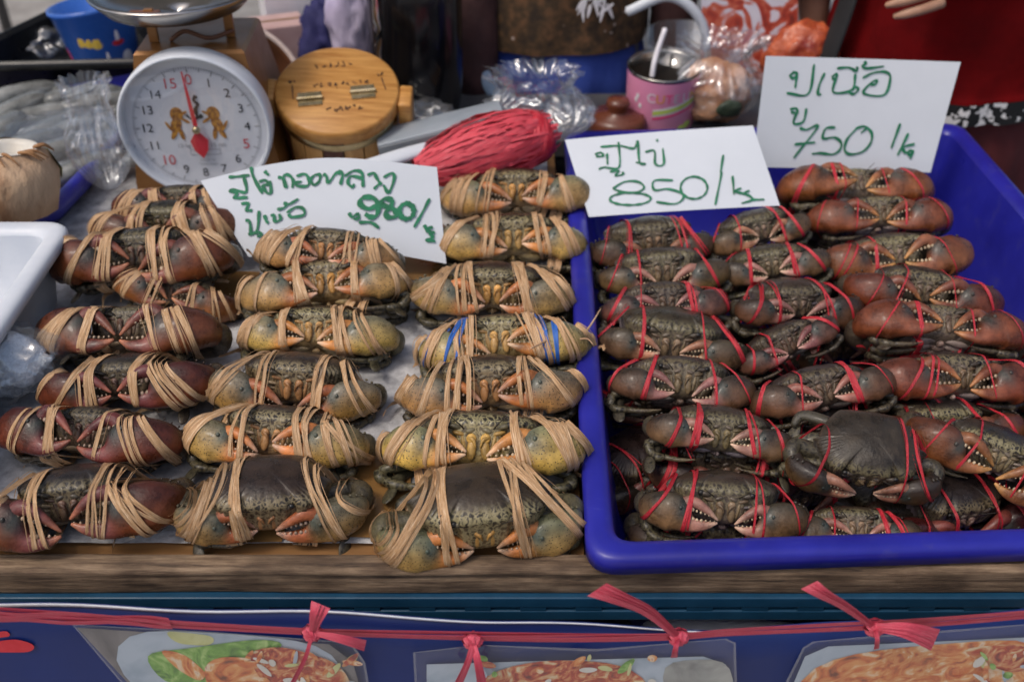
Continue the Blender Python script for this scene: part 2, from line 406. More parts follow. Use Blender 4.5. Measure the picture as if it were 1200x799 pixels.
def sweep(P, ra, rb=None, n=16, sides=12, up=(0, 0, 1), caps=True, expo=1.0):
    """tube with elliptical section: ra sideways, rb along up. returns V, F, t per vertex, cos/sin"""
    rb = ra if rb is None else rb
    D = np.column_stack([np.asarray(P, float), np.asarray(ra, float), np.asarray(rb, float)])
    D = crom(D, n); C, A, B = D[:, :3], np.maximum(D[:, 3], 1e-4), np.maximum(D[:, 4], 1e-4)
    T = np.gradient(C, axis=0); T /= np.linalg.norm(T, axis=1)[:, None] + 1e-12
    up = np.asarray(up, float)
    V, tt, ang = [], [], []
    for i in range(n):
        s = np.cross(T[i], up)
        if np.linalg.norm(s) < 1e-4: s = np.cross(T[i], np.array([0.3, 1, 0.2]))
        s /= np.linalg.norm(s); u = np.cross(s, T[i])
        for j in range(sides):
            a = 2 * math.pi * j / sides
            ca, sa = math.cos(a), math.sin(a)
            if expo != 1.0:
                ca = math.copysign(abs(ca) ** expo, ca); sa = math.copysign(abs(sa) ** expo, sa)
            V.append(C[i] + s * A[i] * ca + u * B[i] * sa)
            tt.append(i / (n - 1)); ang.append(math.sin(a))
    F = grid_faces(n, sides)
    V = list(V)
    if caps:
        for i, e in ((0, -1), (n - 1, 1)):
            V.append(C[i] + T[i] * e * min(A[i], B[i]) * 0.5); tt.append(i / (n - 1)); ang.append(0)
            k = len(V) - 1
            for j in range(sides):
                f = (i * sides + j, i * sides + (j + 1) % sides, k)
                F.append(f[::-1] if e < 0 else f)
    F = [tuple(reversed(f)) for f in F]
    return np.array(V), F, np.array(tt), np.array(ang)
def lathe(prof, n=40, close=False):
    V = []
    for r, z in prof:
        for j in range(n):
            a = 2 * math.pi * j / n
            V.append((r * math.cos(a), r * math.sin(a), z))
    F = grid_faces(len(prof), n)
    return np.array(V), F
def disc(r, z, n=40):
    V = [(r * math.cos(2 * math.pi * j / n), r * math.sin(2 * math.pi * j / n), z) for j in range(n)]
    return np.array(V), [tuple(range(n))]
def box(x0, x1, y0, y1, z0, z1, bv=0.0):
    """box with chamfered edges"""
    if bv <= 0:
        V = [(x, y, z) for z in (z0, z1) for y in (y0, y1) for x in (x0, x1)]
        return np.array(V, float), [(0, 2, 3, 1), (4, 5, 7, 6), (0, 1, 5, 4), (2, 6, 7, 3), (0, 4, 6, 2), (1, 3, 7, 5)]
    import bmesh
    bm = bmesh.new(); bmesh.ops.create_cube(bm, size=1)
    for v in bm.verts:
        v.co = Vector(((x0 + x1) / 2 + v.co.x * (x1 - x0), (y0 + y1) / 2 + v.co.y * (y1 - y0), (z0 + z1) / 2 + v.co.z * (z1 - z0)))
    bmesh.ops.bevel(bm, geom=list(bm.edges), offset=bv, segments=2, affect='EDGES', profile=0.5)
    bm.verts.index_update()
    V = np.array([v.co[:] for v in bm.verts]); F = [tuple(v.index for v in f.verts) for f in bm.faces]
    bm.free()
    return V, F
def rot(V, e, c=(0, 0, 0)):
    return (np.asarray(V) - np.array(c)) @ np.array(Euler(e).to_matrix()).T + np.array(c)
def ribbon(P, side, w, th=0.0007, closed=False, out=None):
    """flat strip along P; side = unit width direction per point, out = outward normal per point"""
    P = np.asarray(P, float); n = len(P)
    side = np.broadcast_to(np.asarray(side, float), P.shape)
    T = np.roll(P, -1, 0) - np.roll(P, 1, 0) if closed else np.gradient(P, axis=0)
    T = T / (np.linalg.norm(T, axis=1)[:, None] + 1e-12)
    if out is None:
        out = np.cross(T, side); out /= np.linalg.norm(out, axis=1)[:, None] + 1e-12
    w = np.broadcast_to(np.asarray(w, float), (n,))[:, None]
    rows = [P + side * w * 0.5, P + side * w * 0.17 + out * th * 0.5, P - side * w * 0.17 + out * th * 0.1, P - side * w * 0.5 + out * th * 0.3]
    V = np.stack(rows, axis=1).reshape(-1, 3); k = 4
    L = np.concatenate([[0], np.cumsum(np.linalg.norm(np.diff(P, axis=0), axis=1))]) * 25
    vv = np.array([0, 0.33, 0.67, 1.0])
    U = np.stack([np.repeat(L, k), np.tile(vv, n) + (abs(P[0, 0]) * 97) % 7], axis=1)
    F = []
    for i in range(n if closed else n - 1):
        i2 = (i + 1) % n
        for j in range(k - 1):
            F.append((i * k + j, i2 * k + j, i2 * k + j + 1, i * k + j + 1))
    return V, F, U
def hull2(P):
    P = sorted(set(map(tuple, np.round(P, 5))))
    def half(Q):
        h = []
        for p in Q:
            while len(h) > 1 and (h[-1][0] - h[-2][0]) * (p[1] - h[-2][1]) - (h[-1][1] - h[-2][1]) * (p[0] - h[-2][0]) <= 0: h.pop()
            h.append(p)
        return h
    a, b = half(P), half(P[::-1])
    return np.array(a[:-1] + b[:-1])
def resample_closed(P, n):
    Q = np.vstack([P, P[:1]]); d = np.concatenate([[0], np.cumsum(np.linalg.norm(np.diff(Q, axis=0), axis=1))])
    t = np.linspace(0, d[-1], n, endpoint=False)
    return np.stack([np.interp(t, d, Q[:, k]) for k in range(Q.shape[1])], axis=1)

# ------------------------------------------------------------------ the crab
PAL = {
    'ochre': dict(car=(0.034, 0.022, 0.014), rim=(0.10, 0.085, 0.05), face=(0.42, 0.23, 0.07), belly=(0.46, 0.36, 0.20), top=(0.21, 0.21, 0.125),
                  low=(0.58, 0.36, 0.10), fin=(0.58, 0.22, 0.06), tip=(0.60, 0.40, 0.27), joint=(0.055, 0.085, 0.080), leg=(0.034, 0.032, 0.022), arm=(0.11, 0.10, 0.06), spot=1.0, vein=0.85),
    'red': dict(car=(0.018, 0.015, 0.011), rim=(0.045, 0.04, 0.03), face=(0.10, 0.06, 0.035), belly=(0.26, 0.20, 0.14), top=(0.075, 0.022, 0.014),
                low=(0.20, 0.062, 0.018), fin=(0.20, 0.062, 0.045), tip=(0.48, 0.20, 0.11), joint=(0.035, 0.060, 0.055), leg=(0.045, 0.038, 0.030), arm=(0.06, 0.045, 0.035), spot=0.0, vein=0.45),
    'grey': dict(car=(0.030, 0.021, 0.016), rim=(0.07, 0.055, 0.042), face=(0.13, 0.09, 0.055), belly=(0.20, 0.18, 0.18), top=(0.050, 0.037, 0.026),
                 low=(0.175, 0.090, 0.042), fin=(0.34, 0.15, 0.11), tip=(0.56, 0.36, 0.28), joint=(0.035, 0.055, 0.052), leg=(0.034, 0.030, 0.026), arm=(0.05, 0.042, 0.035), spot=0.25, vein=0.34),
    'rust': dict(car=(0.028, 0.021, 0.016), rim=(0.08, 0.065, 0.05), face=(0.13, 0.09, 0.06), belly=(0.36, 0.30, 0.26), top=(0.11, 0.030, 0.018),
                 low=(0.21, 0.062, 0.024), fin=(0.26, 0.085, 0.045), tip=(0.50, 0.24, 0.09), joint=(0.04, 0.065, 0.06), leg=(0.05, 0.042, 0.036), arm=(0.06, 0.045, 0.038), spot=0.0, vein=0.6),
}
def smooth01(x): x = min(1, max(0, x)); return x * x * (3 - 2 * x)
def crab_mesh(pal, seed, claw=1.0, gape=0.4, big_right=1.0, big_left=1.0, tuck=0.0):
    rng = random.Random(seed)
    p = {k: np.array(v) if isinstance(v, tuple) else v for k, v in PAL[pal].items()}
    for kx_ in ('top', 'low', 'fin', 'car', 'belly', 'face'):
        p[kx_] = p[kx_] * rng.uniform(.85, 1.12) * np.array((rng.uniform(.95, 1.05), rng.uniform(.94, 1.06), rng.uniform(.85, 1.25)))
    dk = rng.uniform(0.55, 1.0); p['top'] = p['top'] * dk; p['low'] = p['low'] * (0.5 + 0.5 * dk)
    V, F, C, K, G = [], [], [], [], []     # verts, faces, colour, mask, group (0 shell, 1 claw, 2 leg)
    cnt = [0]
    def add(v, f, col, mask=(0, 0, 0), g=0):
        v = np.asarray(v); n = len(v)
        V.append(v); F.extend(tuple(i + cnt[0] for i in q) for q in f)
        C.append(np.broadcast_to(np.asarray(col, float), (n, 3)) if np.ndim(col) == 1 else np.asarray(col))
        K.append(np.broadcast_to(np.asarray(mask, float), (n, 3)) if np.ndim(mask) == 1 else np.asarray(mask))
        G.extend([g] * n); cnt[0] += n
    # --- carapace outline (x >= 0 half, front to back)
    half = [(0.0, -0.0415), (0.004, -0.0435), (0.008, -0.0415), (0.012, -0.0432), (0.016, -0.041), (0.019, -0.0425), (0.0225, -0.0375), (0.027, -0.0355), (0.031, -0.0405)]
    for i in range(9):
        t0 = i / 9; a = R(-52 + 50 * t0); b_ = R(-52 + 50 * (t0 + 0.07))
        rx, ry = 0.0545, 0.0505
        tip = 1.07 if i < 8 else 1.13
        half.append((rx * math.cos(b_) * tip + 0.002, ry * math.sin(b_) * tip))
        c_ = R(-52 + 50 * (t0 + 0.10))
        half.append((rx * math.cos(c_) + 0.002, ry * math.sin(c_)))
    half += [(0.0555, 0.004), (0.052, 0.014), (0.046, 0.025), (0.039, 0.035), (0.034, 0.040), (0.024, 0.0425), (0.012, 0.0435), (0.0, 0.0435)]
    half = np.array(half) * np.array([1.17, 1.14])
    H = np.vstack([half, (half[1:-1] * np.array([-1, 1]))[::-1]])
    H = resample_closed(H, 156)
    n = len(H)
    ctr = np.array([0, 0.0])
    def dome(s): return 0.0215 * (1 - s ** 2.1) ** 0.62
    rings = [(s, dome(s)) for s in (0.001, 0.15, 0.3, 0.45, 0.58, 0.70, 0.80, 0.88, 0.94, 0.98)] + [(1.0, 0.0)]
    rings += [(0.985, -0.003), (0.955, -0.011), (0.92, -0.021), (0.87, -0.031), (0.76, -0.039), (0.56, -0.043), (0.3, -0.044), (0.001, -0.044)]
    v, c, k = [], [], []
    for ri, (s, z) in enumerate(rings):
        for (x, y) in H:
            # inner rings follow a smoothed outline
            rr = math.hypot(x / 0.068, y / 0.0525)
            f = s if s > 0.95 else s * (1 + (1 / rr - 1) * smooth01((0.95 - s) * 3) * 0.9)
            xx, yy = x * f, y * f
            zz = z
            if ri <= 10:
                q = noise.noise(Vector((xx * 60 + seed, yy * 60, 0))) * 0.0016 * (1 - s * 0.5)
                zz += q - 0.0016 * math.exp(-((abs(xx) - 0.020) / 0.006) ** 2 - ((yy - 0.006) / 0.012) ** 2)
                zz += 0.0008 * math.exp(-((yy + 0.026) / 0.004) ** 2) * (0.5 + 0.5 * math.cos(xx * 260)) * (1 if s < 0.97 else 0)
                front = smooth01((-yy - 0.026) / 0.016)
                base = p['car'] * (1 - 0.45 * s ** 6) + p['rim'] * 0.45 * s ** 6
                c.append(base); k.append((front * p['vein'] * smooth01((s - 0.74) * 5), 0, 0))
            else:
                fr = smooth01((-yy - 0.010) / 0.02)
                if yy < -0.02: zz -= 0.0
                base = p['belly'] * (1 - fr) * 0.8 + (0.5 * p['face'] + 0.25 * p['belly']) * fr
                if ri < 13: base = base * 0.4 + p['rim'] * 0.6
                c.append(base); k.append((p['vein'] * 0.75 * fr * (1 if ri < 15 else 0.4), 0, 0))
            v.append((xx, yy, zz))
    add(v, [tuple(reversed(q)) for q in grid_faces(len(rings), n)], np.array(c), np.array(k), 0)
    # --- face: eyes, antennules, mouth plates, cheek ridges
    eye = np.array((0.012, 0.011, 0.010)); orange = p['face']; dark = np.array((0.02, 0.016, 0.012))
    if tuck: V[0] = V[0] * np.array([1.10, 1.08, 1.05])
    nface = len(V)
    for s in (-1, 1):
        sv = sweep([(s * 0.014, -0.0375, -0.004), (s * 0.020, -0.0415, -0.003), (s * 0.0255, -0.0415, -0.002)], [0.002, 0.0022, 0.0026], n=6, sides=8)
        add(sv[0], sv[1], p['rim'])
        add(*ellipsoid((s * 0.0275, -0.0415, -0.0015), (0.0036, 0.0030, 0.0028), nu=8, nv=10), eye)
        add(*ellipsoid((s * 0.0075, -0.0415, -0.006), (0.005, 0.0024, 0.0022), (0, s * 0.3, 0)), p['rim'] * 1.6)
        add(*ellipsoid((s * 0.018, -0.0395, -0.008), (0.0065, 0.0026, 0.0020), (0, s * -0.2, 0)), orange * 0.8)
        # third maxillipeds: long outer plate, inner plate, palp
        add(*ellipsoid((s * 0.0062, -0.0395, -0.021), (0.0044, 0.0030, 0.0088), (R(14), s * -0.12, 0), 10, 12), orange * 1.25, (0.12, 0, 0))
        add(*ellipsoid((s * 0.0064, -0.0415, -0.0125), (0.0046, 0.0028, 0.0042), (R(8), 0, 0)), orange * 1.5)
        add(*ellipsoid((s * 0.0130, -0.0375, -0.0185), (0.0026, 0.0028, 0.0098), (R(14), s * 0.22, 0)), orange * 0.95, (0.2, 0, 0))
        sv = sweep([(s * 0.009, -0.042, -0.012), (s * 0.0045, -0.0445, -0.014), (s * 0.002, -0.043, -0.020)], [0.0018, 0.0017, 0.0007], n=8, sides=8)
        add(sv[0], sv[1], orange * 1.1)
        for q in range(3):
            sv = sweep([(s * 0.018, -0.037 + q * 0.003, -0.014 - q * 0.005), (s * 0.029, -0.035 + q * 0.003, -0.013 - q * 0.005), (s * 0.040, -0.024 + q * 0.002, -0.012 - q * 0.0045)], [0.0012, 0.0020, 0.0010], n=9, sides=7)
            add(sv[0], sv[1], p['belly'] * 0.8 * (1 - 0.2 * q), (0.3, 0, 0))
        sv = sweep([(s * 0.013, -0.041, -0.005), (s * 0.017, -0.047, -0.002), (s * 0.026, -0.054, 0.004)], [0.0009, 0.0006, 0.0003], n=8, sides=5)
        add(sv[0], sv[1], dark)
    for q in range(nface, len(V)): V[q] = np.asarray(V[q]) * np.array([1.15, 1.12, 1.30])
    # --- sternum and tail flap
    for i in range(4):
        for s in (-1, 1):
            add(*ellipsoid((s * (0.024 - i * 0.001), -0.022 + i * 0.012, -0.0430 - 0.001 * (i % 2)), (0.019 - i * 0.0015, 0.0062, 0.0048), (0, s * 0.10, s * 0.18)), p['belly'])
    fem = rng.random() < 0.5
    for i in range(5):
        wv = (0.006 + i * 0.0042) if fem else (0.003 + i * 0.0026)
        add(*ellipsoid((0, -0.023 + i * 0.0115, -0.0465), (wv, 0.0066, 0.0042)), p['belly'] * (1.15 if not fem else 0.8) + (0.06, 0.02, 0))
    # --- claws
    for s in (-1, 1):
        kk = claw * (big_right if s > 0 else big_left)
        g = gape * rng.uniform(0.6, 1.3)
        o = np.array((0.030 * s, -0.036, -0.012)); tipz = rng.uniform(-0.010, 0.006); tipy = rng.uniform(-0.006, 0.002); lift = rng.uniform(-0.005, 0.004)
        def T(P):
            P = np.array([(a * s, b, c_) for a, b, c_ in P]); P = (P - o) * kk + o
            P[:, 0] += s * ((kk - 1) * 0.010 + 0.006); P[:, 2] += lift - 0.007; uu = np.clip((0.09 - np.abs(P[:, 0])) / 0.08, 0, 1); P[:, 2] += uu * tipz; P[:, 1] += uu * tipy + tuck; P[:, 2] -= tuck * 0.6; P[:, 0] += s * tuck * 0.2
            return P
        dz = rng.uniform(-0.002, 0.002)
        P = T([(0.089, -0.016, -0.018), (0.083, -0.034, -0.019), (0.069, -0.0440, -0.020 + dz), (0.053, -0.0490, -0.0235), (0.036, -0.0530, -0.0305 - 0.004 * g), (0.019, -0.0555, -0.0300 - 0.004 * g), (0.0055, -0.0550, -0.0265 - 0.002 * g)])
        ra = np.array([0.010, 0.0150, 0.0170, 0.0145, 0.0074, 0.0044, 0.0012]) * kk
        rb = np.array([0.011, 0.0178, 0.0222, 0.0222, 0.0098, 0.0054, 0.0013]) * kk
        v, f, t, an = sweep(P, ra, rb, n=34, sides=26, expo=0.86)
        for q in range(len(v)):
            w_ = math.exp(-((t[q] - 0.38) / 0.22) ** 2)
            nz = noise.noise(Vector((v[q][0] * 70, v[q][1] * 70, v[q][2] * 70 + seed)))
            v[q] += np.array((0, -1, 0.4)) * nz * 0.0013 * w_ * kk
            v[q][2] += (0.0022 * math.exp(-((an[q] - 0.93) / 0.08) ** 2) + 0.0012 * math.exp(-((an[q] - 0.25) / 0.10) ** 2)) * w_ * kk   # keel along the upper edge
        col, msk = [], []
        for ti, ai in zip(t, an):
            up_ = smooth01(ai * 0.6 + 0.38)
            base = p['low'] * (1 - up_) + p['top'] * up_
            jn = math.exp(-((ti - 0.55) / 0.05) ** 2) * smooth01(ai + 0.45)
            base = base * (1 - 0.75 * jn) + p['joint'] * 0.75 * jn
            fi = smooth01((ti - 0.56) / 0.16); base = base * (1 - fi) + p['fin'] * fi
            tp = smooth01((ti - 0.80) / 0.18); base = base * (1 - tp) + p['tip'] * tp
            col.append(base); msk.append((0, p['spot'] * (1 - fi), 0))
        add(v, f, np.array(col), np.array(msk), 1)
        for (qx, qz, qs) in ((0.052, -0.0015, 1.0), (0.060, -0.0005, 0.8), (0.075, -0.003, 0.9)):   # blunt spines on the palm
            e0 = T([(qx, -0.046, qz)])[0]; z_ = 0.0040 * qs * kk
            add(*ellipsoid(e0, (0.0018 * kk, 0.0018 * kk, z_), (0.5, s * 0.5, 0), 5, 7), p['top'] * 0.8)
        for q in range(2):
            e0 = T([(0.050 + 0.001 * q, -0.0630 + 0.004 * q, -0.012 - 0.016 * q)])[0]
            add(*ellipsoid(e0, (0.0022 * kk, 0.0016 * kk, 0.0026 * kk), (0, 0, 0), 5, 7), p['joint'] * 0.7 + p['top'] * 0.4)
        # moving finger
        P = T([(0.060, -0.0420, -0.014), (0.046, -0.0480, -0.0095), (0.034, -0.0530, -0.0075 + 0.005 * g), (0.019, -0.0560, -0.0140 + 0.003 * g), (0.0050, -0.0550, -0.0240)])
        v, f, t, an = sweep(P, np.array([0.0085, 0.0088, 0.0068, 0.0046, 0.0012]) * kk, np.array([0.0095, 0.0092, 0.0070, 0.0048, 0.0012]) * kk, n=18, sides=14)
        col = [(p['joint'] * 0.35 + p['top'] * 0.65) * (1 - smooth01(ti * 2.1)) + (p['fin'] * 0.85) * smooth01(ti * 2.1) * (1 - smooth01((ti - .7) * 3)) + p['tip'] * smooth01(ti * 2.1) * smooth01((ti - .7) * 3) for ti in t]
        add(v, f, np.array(col), (0, 0, 0), 1)
        # teeth of both fingers
        tooth = np.array((0.52, 0.40, 0.28))
        for q in range(7):
            u = q / 6
            sz = (0.0027 - 0.0018 * u) * kk * rng.uniform(0.7, 1.15)
            lo = T([(0.040 - 0.031 * u, -0.0562 - 0.0025 * u, -0.0235 - 0.003 * g - 0.0012 * math.sin(u * 3.1))])[0]
            hi = T([(0.040 - 0.029 * u, -0.0562 - 0.002 * u, -0.0145 + 0.004 * g - 0.0075 * u)])[0]
            add(*ellipsoid(lo, (sz, sz * 0.9, sz * 1.15), nu=5, nv=7), tooth * rng.uniform(0.75, 1.1))
            if q < 6: add(*ellipsoid(hi, (sz * 0.85, sz * 0.8, sz), nu=5, nv=7), tooth * rng.uniform(0.6, 1.0))
        # knuckle and arm
        v, f, t, an = sweep(T([(0.040, -0.008, -0.022), (0.064, -0.002, -0.022), (0.084, -0.002, -0.020), (0.0915, -0.012, -0.018), (0.088, -0.026, -0.018)]), np.array([0.010, 0.0125, 0.0125, 0.0125, 0.010]) * kk, np.array([0.010, 0.0135, 0.015, 0.0155, 0.012]) * kk, n=18, sides=14)
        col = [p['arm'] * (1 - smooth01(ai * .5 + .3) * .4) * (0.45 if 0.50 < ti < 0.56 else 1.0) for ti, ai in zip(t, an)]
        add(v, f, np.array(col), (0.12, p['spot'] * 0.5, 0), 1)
        for q in range(3):
            e0 = T([(0.092 - 0.006 * q, -0.028 - 0.004 * q, -0.003 + 0.003 * q)])[0]
            add(*ellipsoid(e0, (0.0018, 0.0030, 0.0018), (0, 0, s * 0.6), 4, 6), p['arm'])
    # --- walking legs folded under, swimming paddle
    for s in (-1, 1):
        for i, y0 in enumerate((-0.034, -0.016, 0.004)):
            j = lambda a=0.003: rng.uniform(-a, a)
            P = [(s * 0.044, y0 + 0.016, -0.030), (s * (0.072 + j()), y0 + 0.012 + j(), -0.040 + j()), (s * (0.100 - 0.005 * i + j(0.006)), y0 + 0.010 + j(), -0.046 + j(0.004)), (s * (0.094 + j(0.005)), y0 + 0.004, -0.059 + j(0.003)),
                 (s * (0.072 + j()), y0 - 0.002 + j(), -0.064 + j(0.003)), (s * 0.050, y0 - 0.006 + j(), -0.065), (s * (0.028 + j()), y0 - 0.010 + j(), -0.060 + j(0.003))]
            P = np.array(P)
            for (i0, i1, wa, wb, ns_) in ((0, 2, (0.0070, 0.0105, 0.0060), (0.0055, 0.0080, 0.0050), 9), (2, 3, (0.0066, 0.0080, 0.0064), (0.0054, 0.0066, 0.0052), 7), (3, 4, (0.0058, 0.0090, 0.0050), (0.0046, 0.0066, 0.0040), 9), (4, 6, (0.0050, 0.0046, 0.0006), (0.0040, 0.0034, 0.0006), 9)):
                q0, q1 = P[i0], P[i1]; dq = (q1 - q0); bow_ = np.array((0, 0.0, 0.002 if i0 == 0 else -0.002))
                v, f, t, an = sweep([q0 + dq * 0.02, (q0 + q1) / 2 + bow_, q1 - dq * 0.02], wa, wb, n=ns_, sides=9)
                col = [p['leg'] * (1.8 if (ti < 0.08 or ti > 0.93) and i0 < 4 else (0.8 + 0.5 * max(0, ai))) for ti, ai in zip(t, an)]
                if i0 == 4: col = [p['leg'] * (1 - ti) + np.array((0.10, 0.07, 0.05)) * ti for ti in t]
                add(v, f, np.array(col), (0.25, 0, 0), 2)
        j = lambda a=0.005: rng.uniform(-a, a)
        if rng.random() < (1.0 if tuck and s > 0 else 0.5):
            q_ = (s * (0.086 + j()), -0.030 + j(), -0.064)
            v, f, t, an = sweep([(s * 0.070, 0.0, -0.045), (s * 0.084, -0.014, -0.052), q_], [0.007, 0.0085, 0.005], [0.005, 0.006, 0.004], n=10, sides=9)
            add(v, f, p['leg'], (0.1, 0, 0), 2)
            add(*ellipsoid(np.array(q_) + np.array((s * 0.004, -0.012, -0.010)), (0.0085, 0.0190, 0.0030), (0.75 + j() * 30, s * 0.4, s * (0.3 + j() * 40)), 10, 12), p['leg'] * 1.2, (0.15, 0, 0), 2)
        P = [(s * 0.036, 0.033, -0.018), (s * 0.060, 0.043, -0.022), (s * (0.080 + j()), 0.044 + j(), -0.030), (s * (0.086 + j()), 0.036 + j(), -0.038)]
        v, f, t, an = sweep(P, [0.006, 0.0085, 0.0075, 0.005], [0.005, 0.006, 0.006, 0.004], n=14, sides=10)
        add(v, f, p['leg'], (0.1, 0, 0), 2)
        add(*ellipsoid((s * (0.090 + j()), 0.024 + j(), -0.046), (0.009, 0.017, 0.0032), (0.3 + j() * 20, s * 0.5, s * 0.5), 10, 12), p['leg'] * 1.3, (0.2, 0, 0), 2)
    V = np.concatenate(V)
    return newmesh('body', V, F, 'crab_shell', True, col=np.concatenate(C), mask=np.concatenate(K)), V, np.array(G)

def band_loop(V, x0, k, kx, npts=46, off=0.0009):
    """closed loop of a taut strip: slice by the plane x + k*z + kx*y = x0, convex hull of the slice"""
    nrm = np.array((1.0, kx, k)); L = np.linalg.norm(nrm); nrm /= L
    d = (V @ nrm) - x0 / L
    Q = V[np.abs(d) < 0.0045]
    if len(Q) < 12: return None
    e1 = np.cross(nrm, (0, 1, 0)); e1 /= np.linalg.norm(e1); e2 = np.cross(nrm, e1)
    P2 = hull2(np.stack([Q @ e1, Q @ e2], axis=1))
    P2 = resample_closed(P2, npts)
    for _ in range(1): P2 = 0.25 * np.roll(P2, 1, 0) + 0.5 * P2 + 0.25 * np.roll(P2, -1, 0)
    c = P2.mean(0); o2 = P2 - c; o2 /= np.linalg.norm(o2, axis=1)[:, None]
    P2 = P2 + o2 * off
    P = nrm * (x0 / L) + P2[:, :1] * e1 + P2[:, 1:] * e2
    out = o2[:, :1] * e1 + o2[:, 1:] * e2
    return P, np.broadcast_to(nrm, P.shape), out
def band_mesh(V, G, x0, k, kx, strands, w, spread, rng, which, mat, tails=0):
    """one wrapped band of several strands"""
    mb = MB()
    X = V[np.isin(G, which)]
    for i in range(strands):
        off = (i - (strands - 1) / 2) * spread
        r_ = band_loop(X, x0 + off + rng.uniform(-0.15, 0.15) * spread, k + rng.uniform(-0.10, 0.10), kx + rng.uniform(-0.10, 0.10), off=0.0007 + 0.00045 * i)
        if r_ is None: continue
        P, sd_, out = r_
        n = len(P); ph = rng.uniform(0, 6)
        t = np.arange(n) / n * 2 * math.pi
        P = P + sd_ * (np.sin(t * 2 + ph) * w * 0.14)[:, None] + out * (np.abs(np.sin(t * 3 + ph)) * 0.0006)[:, None]
        ww = w * (0.85 + 0.25 * np.sin(t + ph * 2)) * rng.uniform(0.40, 1.15)
        mb.add(*ribbon(P, sd_ * math.cos(0.12) + out * rng.uniform(-.16, .16), ww, 0.0005, True, out))
        if mat == 'palm_strip' or rng.random() < 0.4:      # split fibre running beside the strip
            of = rng.choice((-1, 1)) * w * rng.uniform(0.5, 0.75)
            mb.add(*ribbon(P + sd_ * (of * (0.7 + 0.5 * np.sin(t + ph)))[:, None] + out * 0.0004, sd_, ww * 0.16, 0.0003, True, out))
        if tails and i < tails:
            lo = P[np.argmin(P[:, 2] - 0.3 * P[:, 1])]
            q = [lo]
            dr = np.array((rng.uniform(-1, 1), rng.uniform(-1.0, -0.1), rng.uniform(-0.5, 0.5)))
            for u in range(7):
                dr = dr + np.array((rng.uniform(-.4, .4), rng.uniform(-.4, .4), rng.uniform(-.5, .25)))
                q.append(q[-1] + dr / np.linalg.norm(dr) * rng.uniform(0.004, 0.007))
            sdv = np.array((rng.uniform(-1, 1), rng.uniform(-1, 1), 1.0)); sdv /= np.linalg.norm(sdv)
            q = crom(q, 16)
            mb.add(*ribbon(q, sdv, np.linspace(w, w * 0.5, 16), 0.0005))
    if not mb.V: return None
    return newmesh('band', np.concatenate(mb.V), mb.F, mat, True, uv=np.concatenate(mb.U))

def make_variant(pal, seed, strip, claw, gape, br=1.0, bl=1.0, extra=None, tuck=0.0):
    rng = random.Random(seed * 7 + 3)
    me, V, G = crab_mesh(pal, seed, claw, gape, br, bl, tuck)
    bands = []
    if strip == 'palm_strip': ns, w, spd = (2, 4), 0.0086, 0.0052
    else: ns, w, spd = (1, 2), 0.0056, 0.0022
    for s in (-1, 1):
        xi = rng.uniform(0.034, 0.042)
        if rng.random() < 0.95:
            bands.append(band_mesh(V, G, s * xi, s * rng.uniform(-0.10, 0.30), 0.0, rng.randint(*ns), w, spd, rng, (0, 1), strip))
        bands.append(band_mesh(V, G, s * rng.uniform(0.063, 0.071), s * rng.uniform(0.30, 0.75), s * rng.uniform(-0.1, 0.35), rng.randint(*ns), w, spd, rng, (0, 1), strip, 1))
        if strip == 'palm_strip' and rng.random() < 0.75:
            bands.append(band_mesh(V, G, s * rng.uniform(0.074, 0.082), s * rng.uniform(0.7, 1.3), s * rng.uniform(-0.2, 0.5), 2, w, spd, rng, (1,), strip, 1))
        if rng.random() < (0.9 if strip == 'palm_strip' else 0.5):
            bands.append(band_mesh(V, G, s * rng.uniform(0.058, 0.070), s * rng.uniform(-0.7, -0.2), 0.0, rng.randint(*ns), w, spd, rng, (2,), strip, 2))
        if extra == 'blue_raffia':
            for dx in (0.0, 0.006, 0.028):
                bands.append(band_mesh(V, G, s * (xi + 0.004 + dx), s * rng.uniform(0.1, 0.5), 0.0, 2, 0.0056, 0.003, rng, (0, 1), extra, 1))
        elif extra and (s > 0 or rng.random() < 0.7):
            bands.append(band_mesh(V, G, s * (xi + 0.008), s * rng.uniform(0.1, 0.3), 0.0, 1, 0.0040, 0.002, rng, (0, 1), extra, 1))
            bands.append(band_mesh(V, G, s * 0.073, s * rng.uniform(0.3, 0.6), 0.0, 1, 0.0040, 0.002, rng, (0, 1), extra))
    return me, [b for b in bands if b is not None], np.ptp(V[G == 1][:, 0])

VAR = {}
def individual(pal, seed, extra=None, tuck=0.0):
    r_ = random.Random(seed * 131 + 5)
    if pal == 'ochre': return make_variant('ochre', seed, 'palm_strip', r_.uniform(0.98, 1.12), r_.choice((0.0, 0.2, 0.5, 0.8)), r_.uniform(0.92, 1.12), r_.uniform(0.92, 1.08), extra, tuck)
    if pal == 'red': return make_variant('red', seed, 'palm_strip', r_.uniform(1.36, 1.46), r_.uniform(0.7, 1.5), r_.uniform(0.95, 1.08), r_.uniform(0.92, 1.06), extra or ('red_raffia' if r_.random() < 0.3 else None))
    if pal == 'grey': return make_variant('grey', seed, 'red_raffia', r_.uniform(0.92, 1.06), r_.uniform(0.1, 0.9), r_.uniform(0.95, 1.1), r_.uniform(0.92, 1.05))
    return make_variant('rust', seed, 'red_raffia', r_.uniform(1.24, 1.36), r_.uniform(0.6, 1.3), r_.uniform(0.95, 1.08), r_.uniform(0.95, 1.05))
for i in range(4): VAR['grey', i] = individual('grey', 200 + i)
